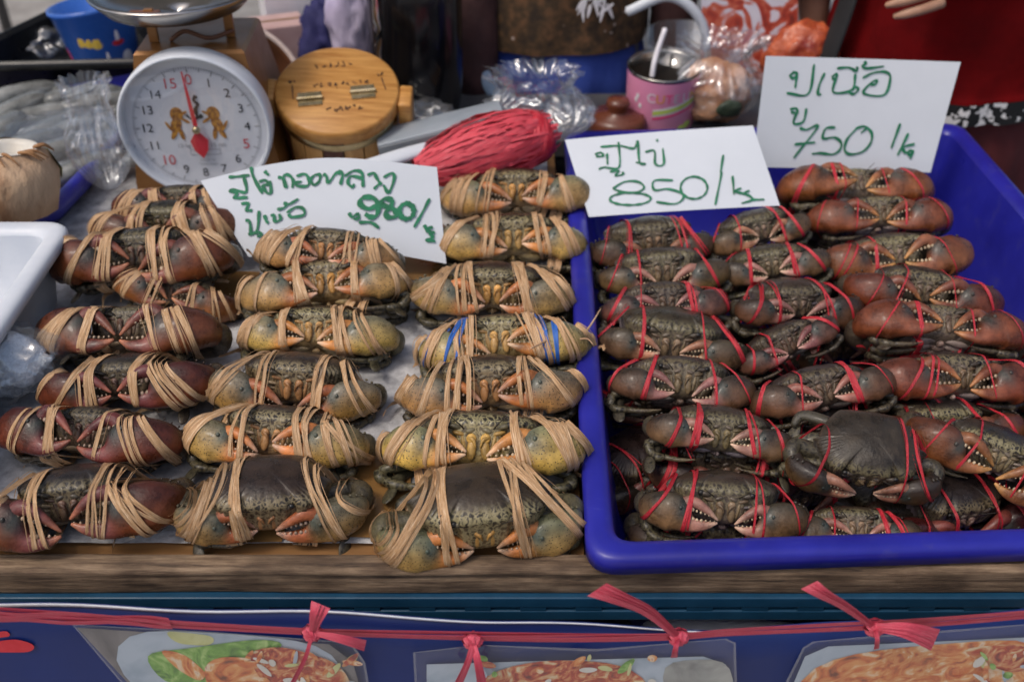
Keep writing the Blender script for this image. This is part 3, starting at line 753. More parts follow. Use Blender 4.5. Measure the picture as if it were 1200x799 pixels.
def place_crab(px, py, wpx, tilt, roll, yaw, z, pal, var, label, group):
    p = at_z(px, py, z)
    sc = (1.13 if pal == 'rust' else 1.07) * wpx * depth(p) / FPX / VAR[pal, var][2]
    M = Euler((0, 0, R(yaw))).to_matrix() @ Euler((R(-tilt), 0, 0)).to_matrix() @ Euler((0, R(roll), 0)).to_matrix()
    # the visible middle of a folded crab lies ahead of the carapace centre
    p = p - M @ Vector((0, -0.036, -0.008)) * sc
    t = thing('mud_crab', label, 'crab', p, M.to_euler(), group)
    t.scale = (sc, sc, sc)
    me, bands, _w = VAR[pal, var]
    link('body', me, t)
    for b in bands: link('band', b, t)
    return t

# ------------------------------------------------------------------ setting: ground, stall table
gv = [(-60, -20, 0), (60, -20, 0), (60, 120, 0), (-60, 120, 0)]
tag(link('ground', newmesh('ground', gv, [(0, 1, 2, 3)], 'concrete', False)), kind='structure')

PLZ = 0.80                                    # top of the front plank
yf = at_z(345, 668, PLZ).y                    # its front edge
yb = at_z(345, 646, PLZ).y
t = thing('stall_table', 'long steel market table carrying the wooden frame and the trays', 'table', (0, yf + 0.5, 0))
MB().add(*box(-1.5, 1.6, yf + 0.01, yf + 1.25, 0.615, 0.64)).build('table_top', 'table_steel', t, False, sub=(0, yf + 0.5, 0))
for x in (-1.4, 0.05, 1.5):
    for y in (yf + 0.08, yf + 1.2):
        MB().add(*box(x - 0.02, x + 0.02, y - 0.02, y + 0.02, 0, 0.614, 0.003)).build('leg', 'table_steel', t, sub=(0, yf + 0.5, 0))

t = thing('added_canopy', 'unseen pale cloth canopy added to cut light behind the stall on four steel poles', 'canopy', (0, 1.6, 0))  # unseen canopy, added to hold back sky light around the sellers
CN = [(x, 1.75 + 2.2 * j / 8 - 1.6, 2.15 + 0.20 * j / 8 - 0.05 * math.sin(math.pi * (x + 2) / 4)) for j in range(9) for x in np.linspace(-2, 2, 17)]
o = MB().add(CN, grid_faces(9, 17, False)).build('cloth', 'canopy_cloth', t)
o.modifiers.new('thick', 'SOLIDIFY').thickness = 0.003
for x in (-1.95, 1.95):
    for y, h in ((1.79, 2.14), (3.91, 2.34)):
        MB().add(*lathe([(0.001, 0), (0.02, 0), (0.02, h), (0.001, h)], 14)).build('pole', 'table_steel', t, True, sub=(-x, 1.6 - y, 0))

# teal plastic pallet under the plank, with slots along its lip
ty = yf - 0.001
t = thing('plastic_pallet', 'teal plastic pallet with a slotted lip under the wooden plank', 'pallet', (0, ty, 0.64))
lip_z0 = at_y(345, 722, ty).z
tz = at_y(345, 698, ty).z
MB().add(*box(-1.45, 0.055, ty + 0.0045, ty + 0.60, tz - 0.006, tz, 0.0)).build('deck', 'teal_plastic', t, False, sub=(0, ty, 0.64))
mb = MB()
xs = np.arange(-1.45, 1.5, 0.047)
mb.add(*box(-1.45, 1.5, ty - 0.004, ty + 0.004, tz - 0.0105, tz + 0.0015, 0.0012))
mb.add(*box(-1.45, 1.5, ty - 0.004, ty + 0.004, lip_z0, tz - 0.0150, 0.0012))
for x in xs:
    mb.add(*box(x, x + 0.022, ty - 0.0035, ty + 0.0035, tz - 0.0155, tz - 0.0100))
mb.build('slotted_lip', 'teal_plastic', t, False, sub=(0, ty, 0.64))
for x in (-1.2, -0.6, -0.03):
    MB().add(*box(x - 0.06, x + 0.06, ty + 0.10, ty + 0.55, 0.6405, tz - 0.0065, 0.003)).build('foot', 'teal_plastic', t, False, sub=(0, ty, 0.64))

# wooden frame: front plank, back rail, base board
BZ = PLZ - 0.012                              # surface the loose crabs lie on
zb = at_y(345, 699, yf).z
t = thing('wooden_frame', 'weathered wooden plank frame with a brown board base along the front of the stall', 'frame', (0, yf, zb))
pl = MB()
nx, pv = 420, []
zs_ = np.linspace(tz + 0.004, PLZ - 0.004, 9); ys_ = np.linspace(yf + 0.004, yb - 0.003, 7)
for i in range(nx):
    x = -1.35 + 2.85 * i / (nx - 1)
    w1, w2 = (noise.noise(Vector((x * 6, 3, 1))) * 0.0022, noise.noise(Vector((x * 5, 9, 4))) * 0.0018)
    def gr(k_): 
        return noise.noise(Vector((x * 9, k_ * 1.7, 2))) * 0.0009 - max(0, noise.noise(Vector((x * 5, k_ * 2.9, 7))) - 0.25) * 0.006 + noise.noise(Vector((x * 80, k_, 5))) * 0.0003
    prof = [(yf + 0.001 + w1, tz + 0.0015)] + [(yf + w1 - gr(k_), z) for k_, z in enumerate(zs_)] + [(y, PLZ + w2 + gr(20 + k_) - (0.0012 if k_ == 0 else 0)) for k_, y in enumerate(ys_)] + [(yb, PLZ - 0.004), (yb, tz + 0.0015)]
    pv += [(x, y, z) for y, z in prof]
npf = 19
pl.add(pv, grid_faces(nx, npf, True) + [tuple(range(npf)), tuple(range((nx - 1) * npf, nx * npf))])
pl.build('front_plank', 'plank_wood', t, True, sub=(0, yf, zb))
bl_, br_ = -0.80, 0.062
byr = yf + 0.83
MB().add(*box(bl_, br_, yb + 0.001, byr, BZ - 0.012, BZ, 0.001)).build('base_board', 'board_brown', t, False, sub=(0, yf, zb))
MB().add(*box(bl_, br_, byr + 0.001, byr + 0.026, tz + 0.0015, BZ + 0.003, 0.002)).build('back_rail', 'plank_wood', t, False, sub=(0, yf, zb))
for x in (bl_ + 0.03, -0.36, br_ - 0.02):
    MB().add(*box(x - 0.015, x + 0.015, yb + 0.03, byr - 0.02, tz + 0.001, BZ - 0.0125)).build('bearer', 'plank_wood', t, False, sub=(0, yf, zb))

# white foam sheet with brown tape
fx0, fx1 = -0.60, 0.050
fy0, fy1 = at_z(300, 640, BZ + .006).y + 0.004, byr - 0.03
fz = BZ + 0.006
fs = thing('foam_sheet', 'white foam sheet patched with brown tape lying under the tan-tied crabs', 'sheet', (0, fy0, BZ))
nxg, nyg = 40, 50
fv, ff = [], []
for j in range(nyg):
    for i in range(nxg):
        x = fx0 + (fx1 - fx0) * i / (nxg - 1); y = fy0 + (fy1 - fy0) * j / (nyg - 1)
        fv.append((x, y - fy0, fz - BZ + noise.noise(Vector((x * 30, y * 30, 0))) * 0.0015))
ff = grid_faces(nyg, nxg, False)
link('sheet', newmesh('sheet', fv, ff, 'foam_white'), fs)
for (x0, x1, y0, y1) in ((at_z(268, 640, fz).x, at_z(330, 640, fz).x, fy0 - 0.001, fy0 + 0.09), (at_z(405, 580, fz).x, at_z(480, 580, fz).x, fy0 + 0.005, fy0 + 0.11), (at_z(440, 300, fz).x, at_z(530, 300, fz).x, at_z(480, 330, fz).y, at_z(480, 280, fz).y), (at_z(215, 420, fz).x, at_z(268, 420, fz).x, at_z(230, 370, fz).y, at_z(230, 320, fz).y)):
    tv, tf = [], []
    for j in range(8):
        for i in range(8):
            x = x0 + (x1 - x0) * i / 7; y = y0 + (y1 - y0) * j / 7
            tv.append((x, y - fy0, fz - BZ + 0.0022 + noise.noise(Vector((x * 30, y * 30, 0))) * 0.0015))
    link('tape', newmesh('tape', tv, grid_faces(8, 8, False), 'tape_brown'), fs)

# ------------------------------------------------------------------ trays
def tray(name, label, c, depth_, mat, lip=0.022, skirt=0.016, taper=0.03, wall=0.004, bottom=None, cat='tray'):
    """c: four rim corners (world, counter-clockwise from front-left); rounded rectangular tray"""
    c = [Vector(p) for p in c]
    base = sum(c, Vector()) / 4; zr = base.z
    t = thing(name, label, cat, (base.x, base.y, zr - depth_))
    def outline(inset, z, rad):
        pts = []
        for i in range(4):
            p, a, b = c[i], c[i - 1], c[(i + 1) % 4]
            da, db = (a - p).normalized(), (b - p).normalized()
            p = p + (da + db) * inset
            r = max(rad - inset * 0.4, 0.008)
            for q in range(7):
                u = q / 6
                s = p + da * r, p, p + db * r
                w = s[0] * (1 - u) ** 2 + s[1] * 2 * u * (1 - u) + s[2] * u * u
                pts.append((w.x - base.x, w.y - base.y, z - (zr - depth_)))
        return pts
    def loop(sections, nm):
        V = []
        for ins, z, r in sections: V += outline(ins, z, r)
        return V, grid_faces(len(sections), 28)
    rd = 0.03
    sec = [(0.004, zr - skirt, rd), (0.0, zr - skirt, rd), (0.0, zr - 0.004, rd), (0.003, zr - 0.0005, rd), (0.008, zr, rd), (lip - 0.006, zr, rd), (lip, zr - 0.002, rd), (lip + 0.003, zr - 0.007, rd)]
    V, F = loop(sec, 'rim'); link('rim', newmesh('rim', V, F, mat), t)
    sec = [(lip + 0.003, zr - 0.007, rd), (lip + taper * 0.5, zr - depth_ * 0.5, rd), (lip + taper, zr - depth_ + 0.012, rd), (lip + taper + 0.010, zr - depth_ + wall, rd)]
    V, F = loop(sec, 'wall')
    sec2 = [(lip + taper + 0.008, zr - depth_, rd), (lip + taper - wall, zr - depth_ + 0.012, rd), (lip - wall, zr - 0.008, rd), (0.004, zr - skirt, rd)]
    V2, F2 = loop(sec2, 'outer')
    mb = MB(); mb.add(V, F); mb.add(V2, F2); mb.build('wall', mat, t)
    V, F = loop([(lip + taper + 0.0095, zr - depth_ + wall, rd)], 'bottom')
    V2, _ = loop([(lip + taper + 0.0085, zr - depth_, rd)], 'bottom')
    link('bottom', newmesh('bottom', V + V2, [tuple(range(28)), tuple(range(28, 56))], mat, False), t)
    return t
RZ = PLZ + 0.022
fl, rl, rr = at_z(688, 657, RZ), at_z(661, 153, RZ), at_z(1126, 143, RZ)
fr_dir = (at_z(1195, 640, RZ) - fl).normalized()
fr = fl + fr_dir * ((rr - rl).length + 0.03)
tray('plastic_tray', 'big royal blue plastic tray full of crabs tied with red string', [fl, fr, rr, rl], 0.155, 'tray_blue', lip=0.021, skirt=0.018)

# tray of squid on the far left
LZ = 0.835
a1, a2 = at_z(58, 248, LZ), at_z(150, 160, LZ)
dn = (a2 - a1).normalized(); a2 = at_z(175, 80, LZ); a2 = a1 + Vector((0.10, 0.995, 0)) * (at_z(20, 76, LZ).y - a1.y)
left = Vector((-0.62, 0.0, 0))
tray('plastic_tray', 'royal blue plastic tray of squid under the black tray with the cup', [a1 + left, a1, a2, a2 + left], 0.13, 'tray_blue', lip=0.016, skirt=0.02)
SQC = (a1 + a2) / 2

# white foam box
WZ = 0.885
b1 = at_z(86, 258, WZ); b0 = at_z(2, 388, WZ)
bd = (b0 - b1).normalized()
bdn = Vector((0, -1, 0)) * 0.5 + bd * 0.5; bdn.normalize()
bf = b1 + bdn * 0.40
wbt = tray('foam_box', 'open white box standing beside the red-clawed crabs', [bf + Vector((-0.42, 0, 0)), bf, b1, b1 + Vector((-0.42, 0, 0))], WZ - BZ - 0.0005, 'white_plastic', lip=0.020, skirt=0.012, taper=0.012, wall=0.006, cat='box')

# ------------------------------------------------------------------ the crabs
CZ = 0.838
rows = {
 # row name: (label tail, group, palette, list of (px,py,width,tilt,roll,yaw,z,variant))
 'c3': ('tan-tied row along the blue tray', 'tan-tied crabs along the blue tray', 'ochre', [
    (566, 609, 246, 8, 1, 0, CZ - .002, 4), (562, 507, 236, 50, 0, 2, CZ, 1), (574, 442, 212, 27, -2, 0, CZ, 0), (586, 388, 196, 36, -6, 0, CZ, 5),
    (577, 331, 188, 24, 0, 0, CZ + .002, 2), (601, 269, 176, 44, 2, 3, CZ + .004, 3), (606, 215, 176, 44, -2, -2, CZ + .008, 1)]),
 'c2': ('tan-tied row leading to the 980 card', 'tan-tied crabs leading to the 980 card', 'ochre', [
    (312, 593, 226, 5, 5, 0, CZ - .002, 2), (322, 500, 216, 42, 3, 0, CZ, 3), (346, 441, 204, 20, 4, 0, CZ, 0), (370, 377, 186, 45, -1, 4, CZ, 6),
    (382, 322, 190, 60, -4, 4, CZ + .012, 6), (384, 284, 168, 34, 5, 0, CZ + .030, 4)]),
 'c1': ('red-clawed row beside the white box', 'red-clawed crabs beside the white box', 'red', [
    (82, 580, 256, 30, 1, 0, CZ, 0), (103, 495, 222, 38, 0, 0, CZ + .002, 1), (142, 439, 208, 18, -4, 0, CZ + .004, 2), (150, 374, 218, 40, -5, 0, CZ + .012, 3),
    (208, 336, 150, 30, 14, 0, CZ - .006, 1), (162, 287, 214, 30, -4, 0, CZ + .028, 0), (192, 254, 178, 20, -3, 0, CZ + .024, 2), (208, 230, 158, 26, -4, 0, CZ + .02, 3)]),
 'a': ('red-tied row leading to the 850 card', 'red-tied crabs leading to the 850 card', 'grey', [
    (838, 626, 200, 12, 2, 0, RZ - .062, 3), (850, 583, 194, 20, 2, 0, RZ - .014, 0), (856, 540, 190, 10, 4, 0, RZ - .055, 2), (846, 500, 170, 32, 6, 0, RZ - .008, 1), (800, 437, 168, 52, 3, 0, RZ - .006, 3),
    (788, 392, 170, 18, 2, 0, RZ - .006, 4), (780, 347, 148, 52, 2, 0, RZ - .004, 1), (775, 309, 152, 18, -5, 0, RZ - .004, 2), (764, 275, 146, 20, -5, 0, RZ, 0)]),
 'b': ('middle red-tied row of the blue tray', 'middle row of red-tied crabs in the blue tray', 'grey', [
    (1002, 610, 156, 58, 1, 0, RZ - .040, 3), (1018, 552, 178, -22, 2, -14, RZ - .010, 2), (964, 497, 180, 0, 2, 0, RZ - .055, 4), (962, 448, 170, 30, -17, 0, RZ - .004, 1), (918, 396, 128, 36, -22, 0, RZ - .010, 3),
    (934, 349, 154, 18, 4, 0, RZ - .004, 0), (903, 304, 130, 26, -12, 0, RZ - .004, 2), (888, 263, 126, 22, -8, 0, RZ, 4)]),
 'c': ('red-clawed row leading to the 750 card', 'red-clawed crabs leading to the 750 card', 'rust', [
    (1130, 598, 200, 6, 4, 10, RZ - .060, 1), (1172, 528, 200, 18, 14, -16, RZ - .010, 3), (1110, 492, 190, 18, 6, 0, RZ - .040, 0), (1118, 432, 192, 48, 3, 0, RZ - .010, 2), (1102, 372, 186, 66, 5, 0, RZ - .004, 0),
    (1082, 332, 172, 18, 4, 0, RZ - .004, 1), (1046, 291, 172, 26, -8, 0, RZ - .002, 3), (1028, 243, 158, 38, -6, 0, RZ, 1), (1000, 210, 172, 66, 2, 0, RZ + .008, 2)]),
}
ORD = ['first', 'second', 'third', 'fourth', 'fifth', 'sixth', 'seventh', 'eighth', 'ninth']
for key, (tail, grp, pal, lst) in rows.items():
    for i, (px, py, w, ti, ro, ya, z, va) in enumerate(lst):
        lab = 'mud crab %s from the plank in the %s' % (ORD[i], tail)
        if key == 'c3' and i == 3: lab = 'mud crab bound with bright blue strips as well as tan ones'
        if key == 'b' and i == 1: lab = 'mud crab showing its whole bare grey shell in the blue tray'
        kid = (key, i); VAR[pal, kid] = individual(pal, 300 + len(VAR), 'blue_raffia' if (key == 'c3' and i == 3) else None, 0.013 if (key in ('c2', 'c3') and i == 0) else 0.0)
        if i and 8 < ti < 42: ti += 11
        rj = random.Random(i * 17 + len(key) + ord(key[0]))
        place_crab(px, py, w, ti + rj.uniform(-6, 6), ro + rj.uniform(-3.5, 3.5), ya + rj.uniform(-8, 8), z, pal, kid, lab, grp)
# lower layer in the tray, seen in the gaps
for i, (px, py, w, ti, ro, ya, z, va) in enumerate([(765, 545, 150, 5, 0, 40, RZ - .085, 0), (770, 470, 150, 10, 0, -20, RZ - .085, 1), (900, 470, 160, 0, 0, 15, RZ - .09, 2), (1050, 600, 170, 0, 0, -20, RZ - .095, 3), (1060, 470, 170, 5, 0, 20, RZ - .09, 4),
        (985, 400, 150, 5, 0, 5, RZ - .085, 0), (860, 420, 150, 5, 0, -10, RZ - .085, 1), (1190, 590, 170, 5, 0, 0, RZ - .10, 2), (850, 330, 140, 0, 0, 10, RZ - .08, 3), (960, 300, 140, 0, 0, -8, RZ - .08, 4), (1180, 430, 170, 5, 0, 10, RZ - .09, 0), (935, 575, 170, 5, 0, 10, RZ - .09, 1), (1010, 360, 140, 5, 0, 0, RZ - .08, 2), (1290, 520, 180, 20, 0, 8, RZ - .05, 1), (1300, 600, 190, 15, 0, -12, RZ - .06, 3), (1270, 440, 180, 30, 0, 4, RZ - .05, 0)]):
    place_crab(px, py, w, ti, ro, ya, z, 'grey', va % 4, 'dark red-tied mud crab buried in the lower layer of the blue tray', 'crabs of the lower layer in the blue tray')

# ------------------------------------------------------------------ price cards with handwriting
def text_mesh(txt, size):
    cu = bpy.data.curves.new('txt', 'FONT'); cu.body = txt; cu.size = size; cu.align_x = 'CENTER'; cu.align_y = 'CENTER'
    o = bpy.data.objects.new('txt', cu); COL.objects.link(o)
    bpy.context.view_layer.update()
    me = bpy.data.meshes.new_from_object(o.evaluated_get(bpy.context.evaluated_depsgraph_get()))
    V = np.array([v.co[:] for v in me.vertices]); F = [tuple(p.vertices) for p in me.polygons]
    bpy.data.objects.remove(o); bpy.data.curves.remove(cu); bpy.data.meshes.remove(me)
    return V, F
def ell(cx, cy, rx, ry, n=18, a0=-1.4):
    return [(cx + rx * math.cos(a0 + 2 * math.pi * i / n), cy + ry * math.sin(a0 + 2 * math.pi * i / n)) for i in range(n + 2)]
def card(label, y, z, lean, outline, strokes, org, k, bow, zoomw):
    """paper leaning back by lean (degrees); outline in photo pixels, strokes in enlarged pixels"""
    p0 = Vector((0, y, z)); nrm = Vector((0, -math.cos(R(lean)), math.sin(R(lean))))
    xs_ = [q[0] for q in outline]; xm, xw = (min(xs_) + max(xs_)) / 2, (max(xs_) - min(xs_)) / 2
    def P(px, py, off=0.0):
        return at_plane(px, py, p0, nrm) + nrm * (bow * (1 - ((px - xm) / xw) ** 2) + off)
    base = P(xm, max(q[1] for q in outline))
    t = thing('price_card', label, 'sign', base)
    # sheet: rows between top and bottom edges of the outline (tl.. tr, br .. bl)
    top, bot = outline[0], outline[1]
    top, bot = (outline[:len(outline) // 2], outline[len(outline) // 2:])
    return t, P, base
def sheet_between(P, top, bot, n=24, m=12, off=0.0):
    T = crom([(*q, 0) for q in top], n) if len(top) > 2 else np.array([[top[0][0] + (top[1][0] - top[0][0]) * i / (n - 1), top[0][1] + (top[1][1] - top[0][1]) * i / (n - 1), 0] for i in range(n)])
    B = crom([(*q, 0) for q in bot], n) if len(bot) > 2 else np.array([[bot[0][0] + (bot[1][0] - bot[0][0]) * i / (n - 1), bot[0][1] + (bot[1][1] - bot[0][1]) * i / (n - 1), 0] for i in range(n)])
    V = []
    for o in (0.0, -0.0006):
        for j in range(m):
            for i in range(n):
                q = T[i] + (B[i] - T[i]) * j / (m - 1)
                V.append(P(q[0], q[1], off + o))
    F = grid_faces(m, n, False); k = n * m
    F2 = [tuple(reversed([a + k for a in f])) for f in F]
    rim = [j * n for j in range(m)] + [(m - 1) * n + i for i in range(1, n)] + [j * n + n - 1 for j in range(m - 2, -1, -1)] + list(range(n - 2, 0, -1))
    F3 = [(rim[i], rim[(i + 1) % len(rim)], rim[(i + 1) % len(rim)] + k, rim[i] + k) for i in range(len(rim))]
    return V, F + F2
def pen(P, strokes, org, k, off=0.0012):
    mb = MB()
    for w, pts in strokes:
        q = [(org[0] + a / k, org[1] + b / k) for a, b in pts]
        n = max(6, len(q) * 5)
        c = crom([(a, b, 0) for a, b in q], n) if len(q) > 2 else np.array([[q[0][0] + (q[1][0] - q[0][0]) * u, q[0][1] + (q[1][1] - q[0][1]) * u, 0] for u in np.linspace(0, 1, n)])
        tg = np.gradient(c, axis=0); tg /= np.linalg.norm(tg, axis=1)[:, None] + 1e-9
        rn = random.Random(len(mb.V) * 13 + 1)
        V = []
        for i in range(n):
            h = w / k / 2 * (1 + 0.22 * math.sin(i * 0.7 + rn.random())) * (0.75 if i in (0, n - 1) else 1)
            # a broad pen: thicker across one slant
            h *= 0.75 + 0.45 * abs(tg[i][0] * 0.6 + tg[i][1] * 0.8)
            V.append(P(c[i][0] - tg[i][1] * h, c[i][1] + tg[i][0] * h, off)); V.append(P(c[i][0] + tg[i][1] * h, c[i][1] - tg[i][0] * h, off))
        mb.add(V, [(2 * i, 2 * i + 1, 2 * i + 3, 2 * i + 2) for i in range(n - 1)])
        off += 0.00003
    return mb
def make_card(label, y, z, lean, top, bot, strokes, org, k, bow):
    t, P, base = card(label, y, z, lean, top + bot, strokes, org, k, bow, 0)
    V, F = sheet_between(P, top, bot)
    MB().add(V, F).build('sheet', 'paper', t, True, sub=base)
    for i, st in enumerate(strokes): pen(P, [(st[0] * 1.2, st[1])], org, k, 0.0012 + 0.00003 * i).build('pen_stroke', 'ink_green', t, False, sub=base)
    return t
S1 = [(11, p) for p in ([(155,112),(200,110),(255,104)], [(262,65),(272,110),(315,190)], [(228,115),(240,165),(232,185),(185,172),(160,178),(195,190),(180,210),(245,207)], [(215,238),(250,235),(240,268),(268,268)],
    [(325,85),(345,105)], [(300,135),(328,128),(345,148),(318,152),(335,185),(355,185),(352,130)], [(388,115),(410,120),(430,165)], [(425,165),(415,110),(440,105),(460,130),(455,165)],
    [(475,110),(515,100),(535,130),(525,155),(480,155),(475,140),(500,135)], [(540,125),(560,105),(585,105),(580,135),(555,150),(535,120)], [(600,100),(615,110),(625,140),(660,95),(680,100)], [(680,150),(690,100),(670,85)],
    [(700,110),(740,85),(780,95),(785,160)], [(785,120),(730,110),(715,140),(735,160),(745,145)], [(805,105),(835,95),(850,120),(870,150)], [(835,170),(865,140)], [(880,115),(920,95),(930,120),(905,185),(880,150)],
    [(235,315),(255,320),(260,370),(250,380),(290,360),(300,270)], [(280,375),(300,370),(310,385),(290,390)], [(325,290),(335,320),(345,325)], [(355,295),(370,290),(375,320),(400,310),(395,285)], [(385,265),(420,255),(430,230)], [(415,235),(440,240),(485,215)],
    [(430,280),(470,255),(505,260),(510,290),(450,300),(440,285)], [(720,280),(735,300),(760,285),(765,305),(740,310)], [(765,325),(820,325),(860,350)], [(1095,212),(1060,280),(1022,348)], [(1070,335),(1085,370)], [(1110,345),(1080,355),(1105,372)], [(1120,370),(1095,375),(1110,395),(1080,405),(1122,412)])]
S1 += [(18, p) for p in ([(850,245),(810,262),(772,238),(785,210),(830,210),(855,240),(850,290),(820,300),(795,285)], [(925,220),(885,215),(872,240),(930,265),(940,295),(905,300),(890,280),(915,250),(925,220)], ell(988, 272, 33, 36))]
S2 = [(9, p) for p in ([(170,195),(200,185),(215,205),(175,205)], [(200,155),(300,150),(380,165),(400,125),(410,240),(440,250),(390,240)], [(235,190),(238,250)], [(190,275),(220,265),(300,265),(297,130)], [(250,290),(300,285),(280,310),(320,305),(318,290)],
    [(440,185),(490,180),(495,250),(540,250),(535,165)], [(500,120),(510,125)], [(265,380),(330,345),(400,345),(435,375),(400,400),(320,400),(265,380)], ell(360, 437, 110, 33), [(590,338),(490,340),(490,390),(560,385),(630,405),(645,435),(600,465),(500,455)],
    ell(703, 378, 72, 60), [(862,200),(848,290),(850,310),(818,470)], [(912,312),(920,412)], [(960,378),(925,395),(985,410)], [(1005,390),(975,405),(1005,420),(1020,440),(960,460)], [(1010,440),(1085,437)])]
S3 = [(11, p) for p in ([(245,125),(225,140),(245,155),(265,130),(240,118)], [(265,130),(255,210)], [(205,238),(330,242),(365,75)], [(425,125),(395,190),(385,245),(405,245)], [(465,160),(490,155),(490,130),(465,150)], [(490,150),(475,235),(580,220),(600,130)],
    [(580,225),(600,205),(615,220),(590,245),(560,235)], [(495,100),(560,95),(605,115),(610,90)], [(650,60),(660,75),(640,85),(660,100),(760,88)], [(640,155),(700,125),(770,120),(795,155),(760,250),(645,240),(690,180),(720,170),(710,190),(680,190)],
    [(225,330),(260,325),(265,350),(230,345)], [(265,345),(245,408),(300,400),(320,325)], [(280,435),(320,445),(385,428),(245,605)], [(250,528),(370,517)], [(485,432),(430,440),(415,495),(480,490),(518,520),(510,560),(470,585),(400,578),(350,582)],
    [(600,440),(650,428),(690,465),(685,520),(640,570),(570,585),(538,560),(552,500),(605,440)], [(660,440),(630,465)], [(850,410),(800,550)], [(895,465),(835,590)], [(930,525),(865,545),(880,580)], [(915,560),(890,570),(905,590),(920,560),(905,610)])]
y1 = at_z(380, 268, CZ + 0.03).y + 0.03
make_card('torn white card with dark green 980 handwriting behind the middle tan-tied row', y1, CZ + 0.02, 34, [(235, 212), (320, 193), (400, 186), (512, 196)], [(292, 301), (370, 300), (440, 296), (523, 309)], S1, (230, 180), 4.0, 0.006)
y2 = at_z(800, 262, RZ + 0.01).y + 0.035
make_card('wide white card reading 850 laid against the rear wall of the blue tray', y2, RZ - 0.005, 50, [(662, 164), (882, 148)], [(690, 255), (914, 241)], S2, (660, 140), 4.615, 0.004)
y3 = at_z(985, 205, RZ + 0.01).y + 0.03
make_card('upright white card reading 750 above the red-clawed crabs in the tray', y3, RZ, 18, [(898, 66), (1126, 73)], [(882, 196), (1092, 203)], S3, (880, 60), 4.8, -0.010)

# ------------------------------------------------------------------ crumpled bags
def crumple(name, label, cat, c, r, mat, seed, amp=0.3, rotz=0.0, sub=4, parent=None, top_pinch=0.0, flat=0.0):
    import bmesh
    bm = bmesh.new(); bmesh.ops.create_icosphere(bm, subdivisions=sub, radius=1)
    for v in bm.verts:
        d = v.co.normalized()
        q = d * 1.5 + Vector((seed * 3.7, seed, 0))
        a = noise.noise(q) * 0.8 - abs(noise.noise(q * 1.7 + Vector((9, 2, 5)))) * 1.5 - abs(noise.noise(q * 3.3)) * 0.5 + 0.4
        f = 1 + amp * a
        w = d * f
        if top_pinch and w.z > 0:
            w.x *= 1 - top_pinch * min(1, w.z); w.y *= 1 - top_pinch * min(1, w.z)
        if flat and w.z < -flat: w.z = -flat
        v.co = Vector((w.x * r[0], w.y * r[1], w.z * r[2]))
    bm.verts.index_update()
    V = [v.co[:] for v in bm.verts]; F = [tuple(v.index for v in f.verts) for f in bm.faces]
    bm.free()
    o = link(name, newmesh(name, V, F, mat, True), parent)
    o.location = c; o.rotation_euler = (0, 0, rotz)
    if label: tag(o, label, cat)
    return o

def film_bag(name, label, cat, base, r, h, seed, neck=0.35, flare=0.8, lean=(0, 0), folds=9):
    """gathered clear bag: rounded bottom, sharp running folds, neck and flared mouth"""
    rr_ = random.Random(seed); nt_, nz_ = 120, 44; V = []
    for i in range(nz_):
        u = i / (nz_ - 1)
        prof = math.sin(min(1, u / 0.45) * math.pi / 2) ** 0.6 if u < 0.45 else (1 - (1 - neck) * smooth01((u - 0.45) / 0.35) if u < 0.80 else neck + (flare - neck) * smooth01((u - 0.80) / 0.20))
        for j in range(nt_):
            a = 2 * math.pi * j / nt_
            d_ = Vector((math.cos(a), math.sin(a), 0))
            ph = noise.noise(Vector((d_.x * 1.3, d_.y * 1.3, u * 2.2 + seed))) * 3.0
            tri = abs(((a * folds / (2 * math.pi) + ph) % 1.0) * 2 - 1)
            tri2 = abs(((a * folds * 2.3 / (2 * math.pi) - ph * 1.7 + u * 1.5) % 1.0) * 2 - 1)
            k_ = prof * (1 + (0.26 * (tri - 0.5) + 0.12 * (tri2 - 0.5)) * (0.35 + 0.9 * u))
            k_ += 0.10 * noise.noise(Vector((d_.x * 2, d_.y * 2, u * 4 + seed * 2)))* prof
            V.append((d_.x * r[0] * k_ + lean[0] * u, d_.y * r[1] * k_ + lean[1] * u, h * u + 0.06 * h * noise.noise(Vector((d_.x * 3, d_.y * 3, seed))) * u))
    o = link(name, newmesh(name, V, grid_faces(nz_, nt_), 'clear_bag', True)); o.location = base
    return tag(o, label, cat)

